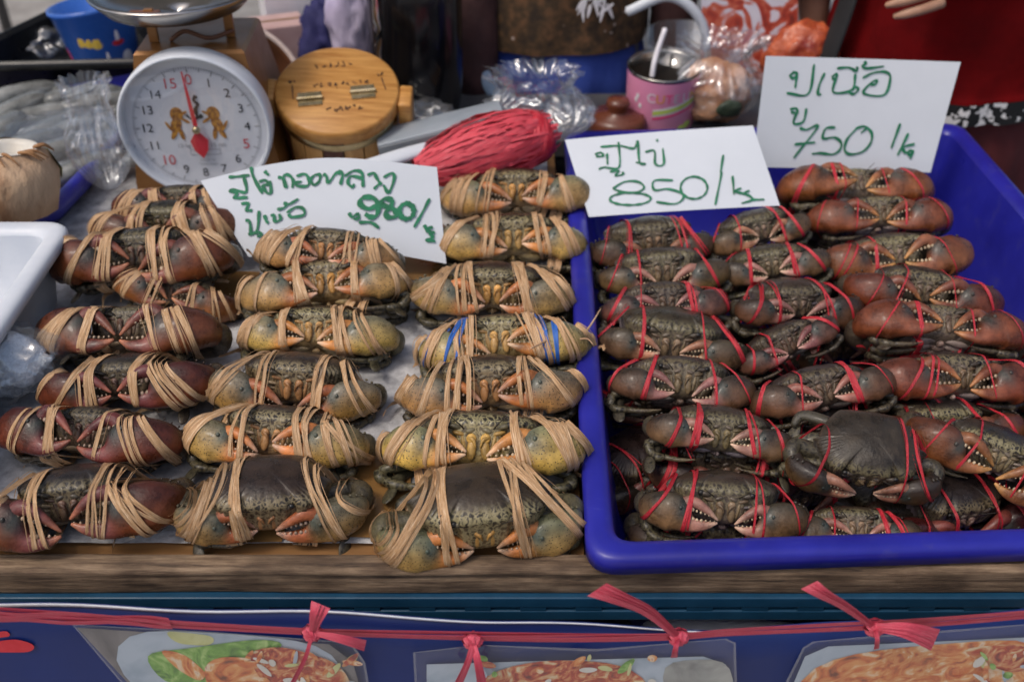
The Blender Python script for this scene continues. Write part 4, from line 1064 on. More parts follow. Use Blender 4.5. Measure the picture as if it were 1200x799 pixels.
# ------------------------------------------------------------------ squid tray contents, coconut, ice bag
rng = random.Random(5)
SZ = LZ - 0.028
tag(link('ice', newmesh('ice', [(SQC.x - 0.62 + 0.55 * i / 29 + 0.03, a1.y + 0.06 + (a2.y - a1.y - 0.12) * j / 29, SZ - 0.03 + noise.noise(Vector((i * .5, j * .5, 0))) * 0.012) for j in range(30) for i in range(30)], grid_faces(30, 30, False), 'ice')), 'bed of crushed ice under the squid in the blue tray', 'ice', kind='stuff')
spots = [(30, 118, 15, .10), (95, 122, -8, .12), (20, 138, 30, .11), (80, 140, 20, .13), (130, 128, 5, .10), (8, 160, 60, .12), (60, 162, 35, .14), (110, 155, 15, .13), (75, 185, 28, .14), (120, 180, 30, .12), (105, 205, 22, .11), (40, 178, 40, .13), (140, 150, 50, .10)]
for i, (px, py, a, L) in enumerate(spots):
    p = at_z(px, py, SZ + (i % 3) * 0.006)
    t = thing('squid', 'slippery grey squid heaped on ice in the blue tray', 'squid', p, (0, R(rng.uniform(-8, 8)), R(a)), 'squid heaped in the blue tray')
    P = [(-0.5, 0, 0), (-0.42, 0, 0.006), (-0.15, 0, 0.012), (0.15, 0.01, 0.010), (0.30, 0.012, 0.004)]
    P = [(x * L * 1.6, y + 0.02 * math.sin(x * 3), z) for x, y, z in P]
    v, f, _, _ = sweep(P, [0.002, 0.012, 0.021, 0.020, 0.015], [0.002, 0.008, 0.014, 0.013, 0.010], n=16, sides=12)
    MB().add(v, f).build('mantle', 'squid_skin', t)
    fin = [(-0.48, 0), (-0.40, 0.026), (-0.30, 0.030), (-0.20, 0.014)]
    mb = MB()
    for s_ in (1, -1):
        V = [(x * L * 1.6, s_ * 0.008, 0.008) for x, w in fin] + [(x * L * 1.6, s_ * (0.008 + w), 0.002) for x, w in fin]
        mb.add(V, [(k, k + 1, k + 5, k + 4) for k in range(3)])
    mb.build('fin', 'squid_skin', t)
    mb = MB(); mb.add(*ellipsoid((0.34 * L * 1.6, 0.012, 0.006), (0.018, 0.014, 0.010)))
    for q in range(6):
        b = rng.uniform(-0.5, 0.5)
        x0 = 0.40 * L * 1.6
        v, f, _, _ = sweep([(x0, 0.012 + b * 0.014, 0.004), (x0 + 0.03, 0.012 + b * 0.04, 0.003), (x0 + 0.06, 0.012 + b * 0.05 + rng.uniform(-.02, .02), 0.0)], [0.004, 0.0028, 0.0008], n=10, sides=7)
        mb.add(v, f)
    mb.build('tentacles', 'squid_skin', t)
crumple('plastic_wrap', 'loose sheet of clear plastic over the squid', 'plastic wrap', at_z(60, 165, SZ + 0.028), (0.10, 0.11, 0.012), 'clear_bag', 4, 0.35, 0.3)

p = at_z(22, 248, LZ + 0.002)
t = thing('coconut', 'trimmed young coconut with its top cut open at the squid tray corner', 'coconut', p, (R(-6), R(6), 0.3))
def facet(prof, n=11, jit=0.0035, seed=1):
    rr = random.Random(seed); V = []
    for r, z in prof:
        for j in range(n):
            a = 2 * math.pi * j / n
            q = r + rr.uniform(-jit, jit)
            V.append((q * math.cos(a), q * math.sin(a), z + rr.uniform(-jit, jit) * 0.6))
    return V, grid_faces(len(prof), n)
V, F = facet([(0.001, 0), (0.042, 0.001), (0.050, 0.030), (0.054, 0.052), (0.046, 0.070), (0.034, 0.082)])
MB().add(V, F).build('husk', 'coconut_husk', t, True)
V, F = facet([(0.0555, 0.040), (0.0560, 0.054), (0.0475, 0.0705)], jit=0.001)
for col_ in (0,):
    keep = [f for f in F if (f[0] % 11) in (col_, col_ + 1)]
    ids = sorted({i for f in keep for i in f})
    MB().add(np.array(V)[ids], [tuple(ids.index(i) for i in f) for f in keep]).build('green_rind', 'coconut_green', t, False)
V, F = lathe([(0.034, 0.082), (0.029, 0.083), (0.024, 0.078), (0.020, 0.060), (0.001, 0.055)], 24)
MB().add(V, F).build('flesh', 'coconut_flesh', t)
for q in range(9):
    a = rng.uniform(0, 6.28)
    v, f, _, _ = sweep([(0.030 * math.cos(a), 0.030 * math.sin(a), 0.083), (0.040 * math.cos(a + .2), 0.040 * math.sin(a + .2), 0.084), (0.050 * math.cos(a + .4), 0.050 * math.sin(a + .4), 0.074)], [0.0022, 0.0018, 0.0006], n=8, sides=6)
    MB().add(v, f).build('husk_fibre', 'fibre_brown', t)

crumple('ice_bag', 'knotted clear bag of ice beside the white box', 'bag', at_z(12, 425, BZ + 0.045), (0.055, 0.045, 0.040), 'clear_bag', 9, 0.35)
crumple('ice_lump', 'lump of ice inside the clear bag', 'ice', at_z(10, 427, BZ + 0.040), (0.044, 0.034, 0.030), 'ice', 12, 0.3)

# ------------------------------------------------------------------ weighing scale
ys = at_z(231, 232, BZ).y
dc = at_y(231, 145, ys); RD = 88 * depth(dc) / FPX
t = thing('weighing_scale', 'brown spring scale with a round white dial and steel pan', 'scale', (dc.x, ys, BZ), (0, 0, R(3)))
zc_ = dc.z - BZ
bh = at_y(240, 52, ys + 0.05).z - BZ
V = []
for z, hw, y0, y1 in ((0, 0.100, 0.012, 0.190), (0.02, 0.100, 0.012, 0.190), (bh - 0.03, 0.074, 0.022, 0.160), (bh - 0.004, 0.070, 0.024, 0.155), (bh, 0.066, 0.028, 0.150)):
    V += [(-hw, y0, z), (hw, y0, z), (hw, y1, z), (-hw, y1, z)]
F = [tuple(reversed(f)) for f in grid_faces(5, 4)] + [(0, 1, 2, 3), (16, 19, 18, 17)]
body = MB().add(V, [tuple(reversed(f)) for f in F]).build('housing', 'scale_brown', t, False)
def dialpt(V):   # x, y in the dial plane -> scale space, facing the camera side
    V = np.asarray(V, float); return np.stack([V[:, 0], -V[:, 2], V[:, 1] + zc_], axis=1)
V, F = lathe([(RD * 0.955, -0.022), (RD * 0.985, -0.018), (RD, 0.0), (RD, 0.012), (RD * 0.985, 0.017), (RD * 0.955, 0.018), (RD * 0.935, 0.013), (RD * 0.93, 0.002)], 72)
bz = MB().add(dialpt(V), F).build('bezel', 'white_plastic', t)
V, F = disc(RD * 0.935, 0.002, 72)
face = MB().add(dialpt(V), F).build('dial_face', 'dial_white', t, False)
cover = MB().add(dialpt(lathe([(RD * 0.945, 0.015), (RD * 0.8, 0.0185), (RD * 0.5, 0.021), (0.0005, 0.022)], 64)[0]), grid_faces(4, 64)).build('glass', 'dial_cover', t)
cy0 = -0.045 * RD
mb, mr, mk = MB(), MB(), MB()
for i in range(160):
    a = 2 * math.pi * i / 160
    L = 0.085 if i % 10 == 0 else (0.06 if i % 5 == 0 else 0.035)
    r0 = RD * 0.84; r1 = r0 - RD * L; w = 0.0005 if i % 5 else 0.0007
    s_, c_ = math.sin(a), math.cos(a)
    mk.add(dialpt([(r0 * s_ - w * c_, r0 * c_ + w * s_ + cy0, 0.0028), (r0 * s_ + w * c_, r0 * c_ - w * s_ + cy0, 0.0028), (r1 * s_ + w * c_, r1 * c_ - w * s_ + cy0, 0.0028), (r1 * s_ - w * c_, r1 * c_ + w * s_ + cy0, 0.0028)]), [(0, 1, 2, 3)])
mk.build('tick_marks', 'ink_grey', face, False)
for i in range(16):
    a = 2 * math.pi * i / 16
    V, F = text_mesh(str(i), RD * (0.20 if i % 5 == 0 else 0.17))
    V = V + np.array([RD * 0.66 * math.sin(a), RD * 0.66 * math.cos(a) + cy0, 0.0030])
    MB().add(dialpt(V), F).build('number', 'ink_red' if i % 5 == 0 else 'ink_black', face, False)
for s_ in (-1, 1):     # pair of rampant lions
    mb = MB()
    for (cx, cy, rx, ry, an) in ((0.24, 0.15, 0.085, 0.10, 0.2), (0.27, 0.0, 0.07, 0.12, 0.35), (0.31, -0.12, 0.035, 0.10, 0.5), (0.22, -0.13, 0.03, 0.09, -0.2), (0.14, 0.06, 0.07, 0.022, 0.6), (0.15, 0.16, 0.06, 0.02, -0.5), (0.37, -0.02, 0.02, 0.08, -0.5)):
        V, F = disc(1, 0, 14)
        c_, n_ = math.cos(an), math.sin(an)
        V = np.stack([RD * s_ * (cx + V[:, 0] * rx * c_ - V[:, 1] * ry * n_), RD * (cy + V[:, 0] * rx * n_ + V[:, 1] * ry * c_), np.full(14, 0.0029 + 0.00004 * len(mb.V))], axis=1)
        mb.add(dialpt(V), F)
    mb.build('lion_emblem', 'lion_print', face, False)
pn = pen(lambda x, y, o=0: Vector(dialpt([(x, y, 0.003 + o)])[0]), [(0.004, [(0.10 * RD, 0.13 * RD), (0.04 * RD, 0.10 * RD), (0.02 * RD, 0.20 * RD), (0.06 * RD, 0.28 * RD), (0.02 * RD, 0.34 * RD), (0.06 * RD, 0.40 * RD)]), (0.003, [(-0.12 * RD, 0.14 * RD), (-0.05 * RD, 0.08 * RD), (0.05 * RD, 0.10 * RD)])], (0, 0), 1.0, 0.0)
pn.build('crest', 'ink_black', face, False)
for txt, x, y, sz in (('15 kg', -0.22, -0.30, 0.085), ('15 กก.', 0.24, -0.30, 0.085), ('MADE IN', 0.06, -0.52, 0.05), ('THAILAND', 0.06, -0.58, 0.05)):
    V, F = text_mesh(txt, RD * sz)
    MB().add(dialpt(V + np.array([RD * x, RD * y, 0.003])), F).build('small_print', 'ink_grey', face, False)
mb = MB()
for (x0, x1, y0, y1) in ((-.15, .25, -.365, -.358), (-.15, .25, -.44, -.433), (-.15, -.143, -.433, -.365), (.243, .25, -.433, -.365)):
    mb.add(dialpt([(RD * x0, RD * y0, 0.003), (RD * x1, RD * y0, 0.003), (RD * x1, RD * y1, 0.003), (RD * x0, RD * y1, 0.003)]), [(0, 1, 2, 3)])
mb.build('nameplate', 'ink_grey', face, False)
ang = R(3.5)
def ptr(V): 
    V = np.asarray(V, float) * RD; x = V[:, 0] * math.cos(ang) - V[:, 1] * math.sin(ang); y = V[:, 0] * math.sin(ang) + V[:, 1] * math.cos(ang) + cy0
    return dialpt(np.stack([x, y, np.full(len(V), 0.009)], axis=1))
mb = MB()
mb.add(ptr([(-0.012, 0.80), (0.012, 0.80), (0.032, 0.05), (-0.032, 0.05)]), [(0, 3, 2, 1)])
mb.add(ptr([(-0.03, -0.04), (-0.12, -0.16), (-0.09, -0.30), (0, -0.42), (0.09, -0.30), (0.12, -0.16), (0.03, -0.04)]), [tuple(range(7))])
po = mb.build('pointer', 'ink_red', t, False)
V, F = ellipsoid((0, cy0, 0.011), (RD * 0.055, RD * 0.055, 0.004))
MB().add(dialpt(V), F).build('hub', 'brass', t)
# pan and its supports
pc = at_y(207, -14, ys + 0.085); RP = 98 * depth(pc) / FPX; pz = pc.z - BZ
V, F = lathe([(RP, 0.0), (RP * 0.985, 0.003), (RP * 0.96, -0.002), (RP * 0.80, -0.018), (RP * 0.5, -0.028), (0.001, -0.030), (0.001, -0.032), (RP * 0.5, -0.030), (RP * 0.82, -0.021), (RP * 0.985, -0.003), (RP, 0.0)], 64)
pan = MB().add(V + np.array([pc.x - dc.x, 0.085, pz]), F).build('pan', 'steel', t)
for x, yv in ((-0.050, 0.06), (0.045, 0.075)):
    MB().add(*box(x - 0.006, x + 0.006, yv - 0.004, yv + 0.004, bh + 0.0005, pz - 0.018, 0.001)).build('pan_support', 'scale_brown', t, False)
MB().add(*box(-0.075, -0.035, 0.045, 0.065, pz - 0.032, pz - 0.020, 0.003)).build('pan_bracket', 'rust_brown', t)
mb = MB()
v, f, _, _ = sweep([(-0.03, 0.06, bh + 0.002), (-0.01, 0.065, bh + 0.012), (0.02, 0.06, bh + 0.004), (0.05, 0.07, bh + 0.010)], [0.003] * 4, n=14, sides=8)
MB().add(v, f).build('linkage', 'rust_brown', t)

q = at_y(130, 222, ys - 0.02)
film_bag('plastic_bag', 'crumpled clear plastic bag stuffed between the squid tray and the scale', 'bag', (q.x, q.y, q.z), (0.040, 0.038), 0.145, 21, 0.6, 0.75, (-0.01, 0.02), 7)

# ------------------------------------------------------------------ rear bench and what stands on it
BY0, BY1, BCZ = byr + 0.05, byr + 0.235, 0.775
t = thing('rear_bench', 'dark bench behind the trays holding cups bags and boxes', 'bench', (0, (BY0 + BY1) / 2, 0))
MB().add(*box(-1.3, 0.66, BY0, BY1, BCZ - 0.03, BCZ, 0.003)).build('bench_top', 'table_steel', t, False, sub=(0, (BY0 + BY1) / 2, 0))
for x in (-1.25, 0.62):
    for y in (BY0 + 0.03, BY1 - 0.03):
        MB().add(*box(x - 0.02, x + 0.02, y - 0.02, y + 0.02, 0, BCZ - 0.0305)).build('leg', 'table_steel', t, False, sub=(0, (BY0 + BY1) / 2, 0))

t = thing('side_table', 'low table under the black tray behind the squid', 'table', (-0.85, BY1 + 0.2, 0))
MB().add(*box(-1.3, -0.20, BY1 + 0.005, BY1 + 0.30, BCZ - 0.025, BCZ - 0.0005, 0.002)).build('table_top', 'table_steel', t, False, sub=(-0.85, BY1 + 0.2, 0))
for x in (-1.26, -0.28):
    for y in (BY1 + 0.04, BY1 + 0.26):
        MB().add(*box(x - 0.015, x + 0.015, y - 0.015, y + 0.015, 0, BCZ - 0.0255)).build('leg', 'table_steel', t, False, sub=(-0.85, BY1 + 0.2, 0))

# bamboo-style round box
c = at_y(395, 104, byr - 0.075); RB = 73 * depth(c) / FPX
t = thing('round_wooden_box', 'round wooden box with brass hinges and alternating light and dark staves', 'box', c, (R(21), R(3), 0))
V, F = lathe([(0.001, 0), (RB - 0.004, 0), (RB - 0.001, -0.002), (RB, -0.006), (RB, -0.020), (RB - 0.002, -0.022), (0.001, -0.022)], 64)
lid = MB().add(V, F).build('lid', 'box_wood', t)
nst = 18
for i in range(nst):
    a0, a1_ = 2 * math.pi * (i + 0.04) / nst, 2 * math.pi * (i + 0.96) / nst
    V = []
    for a in np.linspace(a0, a1_, 4):
        for r, z in ((RB * 0.90, -0.0225), (RB * 0.955, -0.0225), (RB * 0.94, -0.13), (RB * 0.885, -0.13)):
            V.append((r * math.cos(a), r * math.sin(a), z))
    F = [tuple(reversed(f)) for f in grid_faces(4, 4)] + [(0, 1, 2, 3), (15, 14, 13, 12)]
    st = MB().add(V, F).build('stave', 'box_wood_dark' if i % 3 == 1 else 'box_wood_pale', t, False)
MB().add(*disc(RB * 0.88, -0.125, 40)).build('bottom', 'box_wood_dark', t, False)
V, F = lathe([(RB * 0.957, -0.026), (RB * 0.968, -0.028), (RB * 0.967, -0.036), (RB * 0.954, -0.038)], 64)
MB().add(V, F).build('hoop', 'brass', t)
for sx in (1, -1):
    MB().add(*box(sx * (RB + 0.008) - 0.009, sx * (RB + 0.008) + 0.009, -0.022, 0.018, -0.060, -0.004, 0.003)).build('handle', 'box_wood', t)
for cx, cy in ((-0.40, -0.28), (0.42, -0.06)):
    mb = MB(); cx *= RB; cy *= RB
    for q in (-1, 1): mb.add(*box(cx - 0.016, cx + 0.016, cy + q * 0.0075 - 0.005, cy + q * 0.0075 + 0.005, 0.0003, 0.0018))
    v, f, _, _ = sweep([(cx - 0.017, cy, 0.003), (cx, cy, 0.003), (cx + 0.017, cy, 0.003)], [0.003] * 3, n=4, sides=8)
    mb.add(v, f)
    hg = mb.build('hinge', 'brass', lid, False)
    hg.data.transform(Matrix.Translation((cx, cy, 0)) @ Matrix.Rotation(0.2, 4, 'Z') @ Matrix.Translation((-cx, -cy, 0)))
lid_pen = lambda x, y, o=0: Vector((x, y, 0.0006 + o))
marks = []
def scrib(x, y, w, h, n, seed):
    r_ = random.Random(seed); out = []
    for i in range(n):
        cx = x + w * i / n; cy = y + 0.2 * w * i / n
        out.append((0.0016, [(cx + r_.uniform(0, w / n * .8), cy + r_.uniform(0, h)) for _ in range(4)]))
    return out
marks += scrib(-0.42 * RB, 0.42 * RB, 0.62 * RB, 0.13 * RB, 6, 3) + scrib(-0.38 * RB, -0.02 * RB, 0.9 * RB, 0.12 * RB, 9, 4) + scrib(-0.12 * RB, -0.55 * RB, 0.6 * RB, 0.12 * RB, 6, 5)
marks += [(0.0016, [(-0.72 * RB, 0.02 * RB), (-0.66 * RB, -0.3 * RB)]), (0.0016, [(0.68 * RB, 0.30 * RB), (0.78 * RB, 0.02 * RB)])] + scrib(-0.78 * RB, 0.03 * RB, 0.12 * RB, 0.1 * RB, 2, 6) + scrib(0.6 * RB, 0.32 * RB, 0.14 * RB, 0.1 * RB, 2, 7)
for i, st in enumerate(marks): pen(lid_pen, [st], (0, 0), 1.0, 0.00002 * i).build('burnt_letter', 'burnt_mark', lid, False)

# brown basin behind the scale
c = at_y(268, 118, ys + 0.30); RBn = 92 * depth(c) / FPX
t = thing('basin', 'brown round basin with a pale rim propped upright behind the scale', 'basin', c, (R(58), R(14), 0))
V, F = lathe([(0.001, -0.10), (RBn * 0.7, -0.095), (RBn * 0.92, -0.03), (RBn * 0.97, 0.0), (RBn * 0.945, 0.0), (RBn * 0.89, -0.03), (RBn * 0.66, -0.088), (0.001, -0.092)], 64)
MB().add(V, F).build('bowl', 'rust_brown', t)
V, F = lathe([(RBn * 0.94, 0.001), (RBn * 0.965, 0.007), (RBn, 0.005), (RBn * 1.01, -0.002), (RBn * 0.975, -0.006)], 64)
MB().add(V, F).build('rim', 'rim_white', t)

def lathe_thing(name, label, cat, base, prof, mat, part, n=48, rotv=(0, 0, 0)):
    t = thing(name, label, cat, base, rotv)
    V, F = lathe(prof, n); MB().add(V, F).build(part, mat, t)
    return t
# black tray with blue cup and bag
KZ = 0.855
kc = [at_z(-80, 76, KZ), at_z(178, 70, KZ), at_z(196, 2, KZ), at_z(62, 8, KZ)]
tray('plastic_tray', 'black plastic tray holding the blue patterned cup', kc, KZ - BCZ, 'black_plastic', lip=0.012, skirt=0.014, taper=0.012)
cb = at_z(128, 64, BCZ + 0.006)
cb = at_y(126, 60, (kc[0].y + kc[2].y) / 2)
cb.z = BCZ + 0.006
rt = 46 * depth(cb) / FPX
htop = at_y(108, 4, cb.y).z - cb.z
t = lathe_thing('plastic_cup', 'blue plastic cup printed with yellow faces and a boat', 'cup', cb, [(0.001, 0), (rt * 0.72, 0), (rt * 0.74, 0.004), (rt * 0.97, htop - 0.01), (rt * 1.03, htop - 0.006), (rt * 1.03, htop), (rt * 0.95, htop), (rt * 0.72, 0.01), (0.001, 0.008)], 'cup_blue', 'cup_wall', rotv=(R(-3), R(-7), 0))
def cup_patch(t, rfun, ang0, z0, rx, rz, mat, name='print', n=14, off=0.0006):
    V = []
    for j in range(n):
        a = 2 * math.pi * j / n; z = z0 + rz * math.sin(a); r = rfun(z) + off
        th = ang0 + rx * math.cos(a) / r
        V.append((r * math.sin(th), -r * math.cos(th), z))
    V.append((rfun(z0) * math.sin(ang0) + off * 2 * math.sin(ang0), -(rfun(z0) + off * 2) * math.cos(ang0), z0))
    MB().add(V, [(j, (j + 1) % n, n) for j in range(n)]).build(name, mat, t, False)
rf = lambda z: rt * (0.735 + 0.235 * max(0, min(1, z / htop)))
for a, z, rx, rz, m in ((-0.15, .60, .010, .010, 'print_yellow'), (0.06, .57, .009, .009, 'print_yellow'), (0.26, .55, .010, .010, 'print_yellow'), (0.85, .50, .011, .005, 'ink_red'), (0.85, .60, .006, .012, 'print_white'), (-0.2, .18, .016, .010, 'print_orange'), (-1.0, .35, .008, .018, 'print_hotpink'), (1.05, .26, .010, .013, 'print_white'), (0.45, .30, .003, .014, 'print_white')):
    cup_patch(t, rf, a, z * htop, rx, rz, m)
crumple('plastic_bag', 'dark crinkled clear bag in the black tray beside the cup', 'bag', at_z(52, 52, BCZ + 0.03), (0.055, 0.05, 0.035), 'clear_bag', 31, 0.4, 0.2)
lathe_thing('clear_cup', 'clear plastic cup standing behind the blue cup', 'cup', at_z(176, 52, BCZ + 0.006), [(0.001, 0), (0.028, 0), (0.036, 0.09), (0.038, 0.09), (0.030, -0.001), (0.001, -0.002)], 'clear_cup', 'cup_wall', 32)

# cartons, lilac bag, dark cloth
c = at_z(338, 40, BCZ)
for i, (px, yy_, sx, sy, sz, m, lab) in enumerate(((322, BY1 + 0.08, .050, .035, .095, 'carton_pink', 'pinkish carton standing behind the brown basin'), (348, BY1 + 0.18, .055, .04, .16, 'print_white', 'tall white carton standing behind the pinkish carton'))):
    p = at_y(px, 40, yy_); p.z = BCZ
    t = thing('carton', lab, 'carton', p, (0, 0, R(20)))
    MB().add(*box(-sx, sx, -sy, sy, 0, sz, 0.002)).build('carton_box', m, t, False)
    MB().add(*box(-sx + 0.002, sx - 0.002, -sy * 0.1, sy * 0.1, sz + 0.0004, sz + 0.0010)).build('tape', 'tape_brown', t, False)
crumple('dark_cloth', 'bundle of dark navy cloth behind the round wooden box', 'cloth', Vector((at_y(376, 40, BY1 + 0.08).x, BY1 + 0.08, BCZ + 0.055)), (0.045, 0.05, 0.075), 'cloth_navy', 41, 0.3)
crumple('plastic_bag', 'lilac plastic bag between the round wooden box and the black canister', 'bag', at_y(412, 24, BY0 + 0.15), (0.040, 0.04, 0.085), 'lilac_bag', 42, 0.22)

# black canister with chrome trim
c = at_z(496, 118, BCZ); c.y = BY0 + 0.10; c = Vector(((490 - 600) / FPX * (c.y * CP + (CAMZ - .85) * SP), c.y, BCZ))
RK = 54 * depth(Vector((c.x, c.y, 0.87))) / FPX
t = thing('canister', 'large glossy black canister with a chrome strip', 'canister', c, (0, 0, R(12)))
V, F = lathe([(0.001, 0), (RK * 0.72, 0), (RK * 0.88, 0.012), (RK * 0.97, 0.05), (RK, 0.11), (RK, 0.19), (RK * 0.97, 0.235), (RK * 0.80, 0.255), (0.001, 0.262)], 64)
MB().add(V, F).build('canister_body', 'gloss_black', t)
mb = MB()
a = R(214); 
v, f, _, _ = sweep([((RK * kx + 0.003) * math.cos(a), (RK * kx + 0.003) * math.sin(a), z) for kx, z in ((1.0, 0.085), (1.0, 0.12), (1.0, 0.18), (0.97, 0.235))], [0.006] * 4, n=12, sides=10)
MB().add(v, f).build('chrome_strip', 'chrome', t)
V, F = lathe([(RK * 0.82, 0.254), (RK * 0.70, 0.268), (0.02, 0.275), (0.02, 0.292), (0.001, 0.294)], 48)
MB().add(V, F).build('lid', 'black_plastic', t)

# red netting bundle, grey lid, rolled paper, clear bag
pA, pB = at_z(492, 200, BZ + 0.06), at_z(632, 158, BZ + 0.075)
t = thing('raffia_bundle', 'bundle of shiny red raffia lying behind the tan-tied crabs', 'raffia', (pA + pB) / 2)
base = (pA + pB) / 2
d = (pB - pA); L = d.length; d.normalize(); up = Vector((0, 0, 1)); sd_ = d.cross(up).normalized(); up = sd_.cross(d)
core = MB()
v, f, _, _ = sweep([pA - d * 0.01, pA + d * L * .3, pA + d * L * .7, pB, pB + d * 0.02], [0.010, 0.030, 0.044, 0.040, 0.006], [0.006, 0.024, 0.036, 0.034, 0.006], n=18, sides=18)
core.add(v, f); core.build('bundle_core', 'net_red', t, True, sub=base)
mb = MB(); rg = random.Random(8)
for i in range(120):
    a = rg.uniform(-0.5, math.pi + 0.5); a2_ = a + rg.uniform(-0.5, 0.5)
    pts = []
    for u in np.linspace(rg.uniform(-0.05, 0.1), rg.uniform(0.85, 1.12), 9):
        rr_ = 0.010 + 0.038 * math.sin(min(1, max(0, u * 0.72 + 0.08)) * math.pi) ** 0.8
        aa = a + (a2_ - a) * u
        pts.append(pA + d * L * u + (sd_ * math.cos(aa) * rr_ + up * math.sin(aa) * rr_ * 0.85) * rg.uniform(0.96, 1.16))
    w = np.cross(np.array(d), np.array(sd_ * math.cos(a) + up * math.sin(a)))
    mb.add(*ribbon(np.array([p_[:] for p_ in pts]), w / np.linalg.norm(w), rg.uniform(0.0015, 0.007), 0.0004))
mb.build('strands', 'bright_raffia', t, True, sub=base, uv=True)

def bar(name, label, cat, p, q, w, h, mats):
    d = q - p; mid = (p + q) / 2
    t = thing(name, label, cat, mid, (0, -math.asin(d.z / d.length), math.atan2(d.y, d.x)))
    L = d.length / 2
    return t, L
g0, g1 = at_z(444, 172, BZ + 0.055), at_z(590, 136, BZ + 0.088)
t, L = bar('grey_tray', 'grey plastic shallow tray propped over the red raffia', 'tray', g0, g1, 0, 0, 0)
MB().add(*box(-L, L, -0.020, 0.030, 0.0, 0.012, 0.002)).build('panel', 'grey_plastic', t)
MB().add(*box(-L, L, -0.026, -0.0205, -0.014, 0.010, 0.001)).build('flange', 'grey_dark_plastic', t)
g0, g1 = at_z(432, 196, BZ + 0.075), at_z(556, 158, BZ + 0.082)
t, L = bar('rolled_paper', 'white rolled sheet tucked under the grey tray', 'paper', g0, g1, 0, 0, 0)
v, f, _, _ = sweep([(-L, 0, 0), (-L * .3, 0, 0.002), (L * .4, 0.001, 0), (L, 0, 0)], [0.016, 0.014, 0.012, 0.010], [0.008, 0.007, 0.006, 0.005], n=12, sides=14)
MB().add(v, f).build('roll', 'paper', t)
MB().add(*box(-L * 0.1, L * 0.55, -0.022, -0.017, -0.010, -0.006, 0.001)).build('blue_pen', 'cloth_blue', t)
q = at_z(640, 172, BZ + 0.03)
film_bag('plastic_bag', 'clear plastic bag bulging behind the red raffia bundle', 'bag', (q.x, q.y + 0.02, q.z), (0.075, 0.050), 0.105, 52, 0.65, 0.85, (-0.02, 0.0), 8)
crumple('plastic_bag', 'small dark crinkled bag beside the round wooden box', 'bag', at_z(498, 140, BZ + 0.03), (0.05, 0.05, 0.022), 'clear_bag', 53, 0.4, 0.3, 4)

# pink tumbler
yt = BY0 + 0.075
tc_ = at_y(778, 74, yt); RT = 43 * depth(tc_) / FPX
HT = tc_.z - BCZ
t = thing('tumbler', 'pink enamel tumbler with rainbow stripe and a white straw', 'tumbler', (tc_.x, yt, BCZ), (R(5), 0, 0))
V, F = lathe([(0.001, 0), (RT * 0.93, 0), (RT * 0.95, 0.003), (RT * 0.995, HT - 0.006), (RT, HT - 0.004)], 64)
MB().add(V, F).build('tumbler_wall', 'pink_enamel', t)
V, F = lathe([(RT, HT - 0.004), (RT * 1.015, HT), (RT * 0.98, HT + 0.002), (RT * 0.94, HT - 0.004), (RT * 0.92, HT - 0.022), (RT * 0.90, HT - 0.026), (RT * 0.88, HT - 0.06), (RT * 0.86, HT - 0.10)], 64)
MB().add(V, F).build('steel_lining', 'steel', t)
MB().add(*disc(RT * 0.915, HT - 0.017, 48)).build('drink', 'dark_drink', t, False)
v, f, _, _ = sweep([(-0.020, -0.01, HT - 0.08), (-0.017, 0.0, HT - 0.01), (-0.012, 0.012, HT + 0.012), (0.000, 0.030, HT + 0.045)], [0.0042] * 4, n=14, sides=10)
MB().add(v, f).build('straw', 'straw_white', t)
rf = lambda z: RT * (0.95 + 0.045 * z / HT) + 0.0004
for ch, a, m in (('C', -0.42, 'print_white'), ('U', -0.17, 'print_orange'), ('T', 0.07, 'print_hotpink'), ('E', 0.28, 'print_grey'), ('U', 0.58, 'print_white'), ('N', 0.84, 'print_yellow')):
    V, F = text_mesh(ch, 0.021)
    z = HT * 0.68 + V[:, 1] + 0.0
    th = a + V[:, 0] / RT
    rr_ = RT * (0.95 + 0.045 * z / HT) + 0.0008
    MB().add(np.stack([rr_ * np.sin(th), -rr_ * np.cos(th), z], axis=1), F).build('letter', m, t, False)
def stripe(z0, z1, h, m, a0=-0.35, a1=1.25):
    V = []
    for u in np.linspace(0, 1, 24):
        a = a0 + (a1 - a0) * u; z = z0 + (z1 - z0) * u
        for q in (0, h):
            r_ = RT * (0.95 + 0.045 * (z + q) / HT) + 0.0007
            V.append((r_ * math.sin(a), -r_ * math.cos(a), z + q))
    MB().add(V, [(2 * i, 2 * i + 1, 2 * i + 3, 2 * i + 2) for i in range(23)]).build('stripe', m, t)
for k_, (m, h) in enumerate((('print_hotpink', .0045), ('print_grey', .0032), ('print_lime', .0065), ('print_white', .003))):
    stripe(HT * 0.30 + (0, .0047, .0081, .0148)[k_], HT * 0.52 + (0, .0047, .0081, .0148)[k_], h, m)
for a, z in ((-0.85, .66), (-0.90, .58), (-0.75, .50), (0.55, .12), (0.75, .16)):
    cup_patch(t, lambda zz: RT * (0.95 + 0.045 * zz / HT), a, z * HT, 0.003 if a < 0 else 0.009, 0.0045 if a < 0 else 0.006, 'print_white' if a < 0 else 'print_lime')
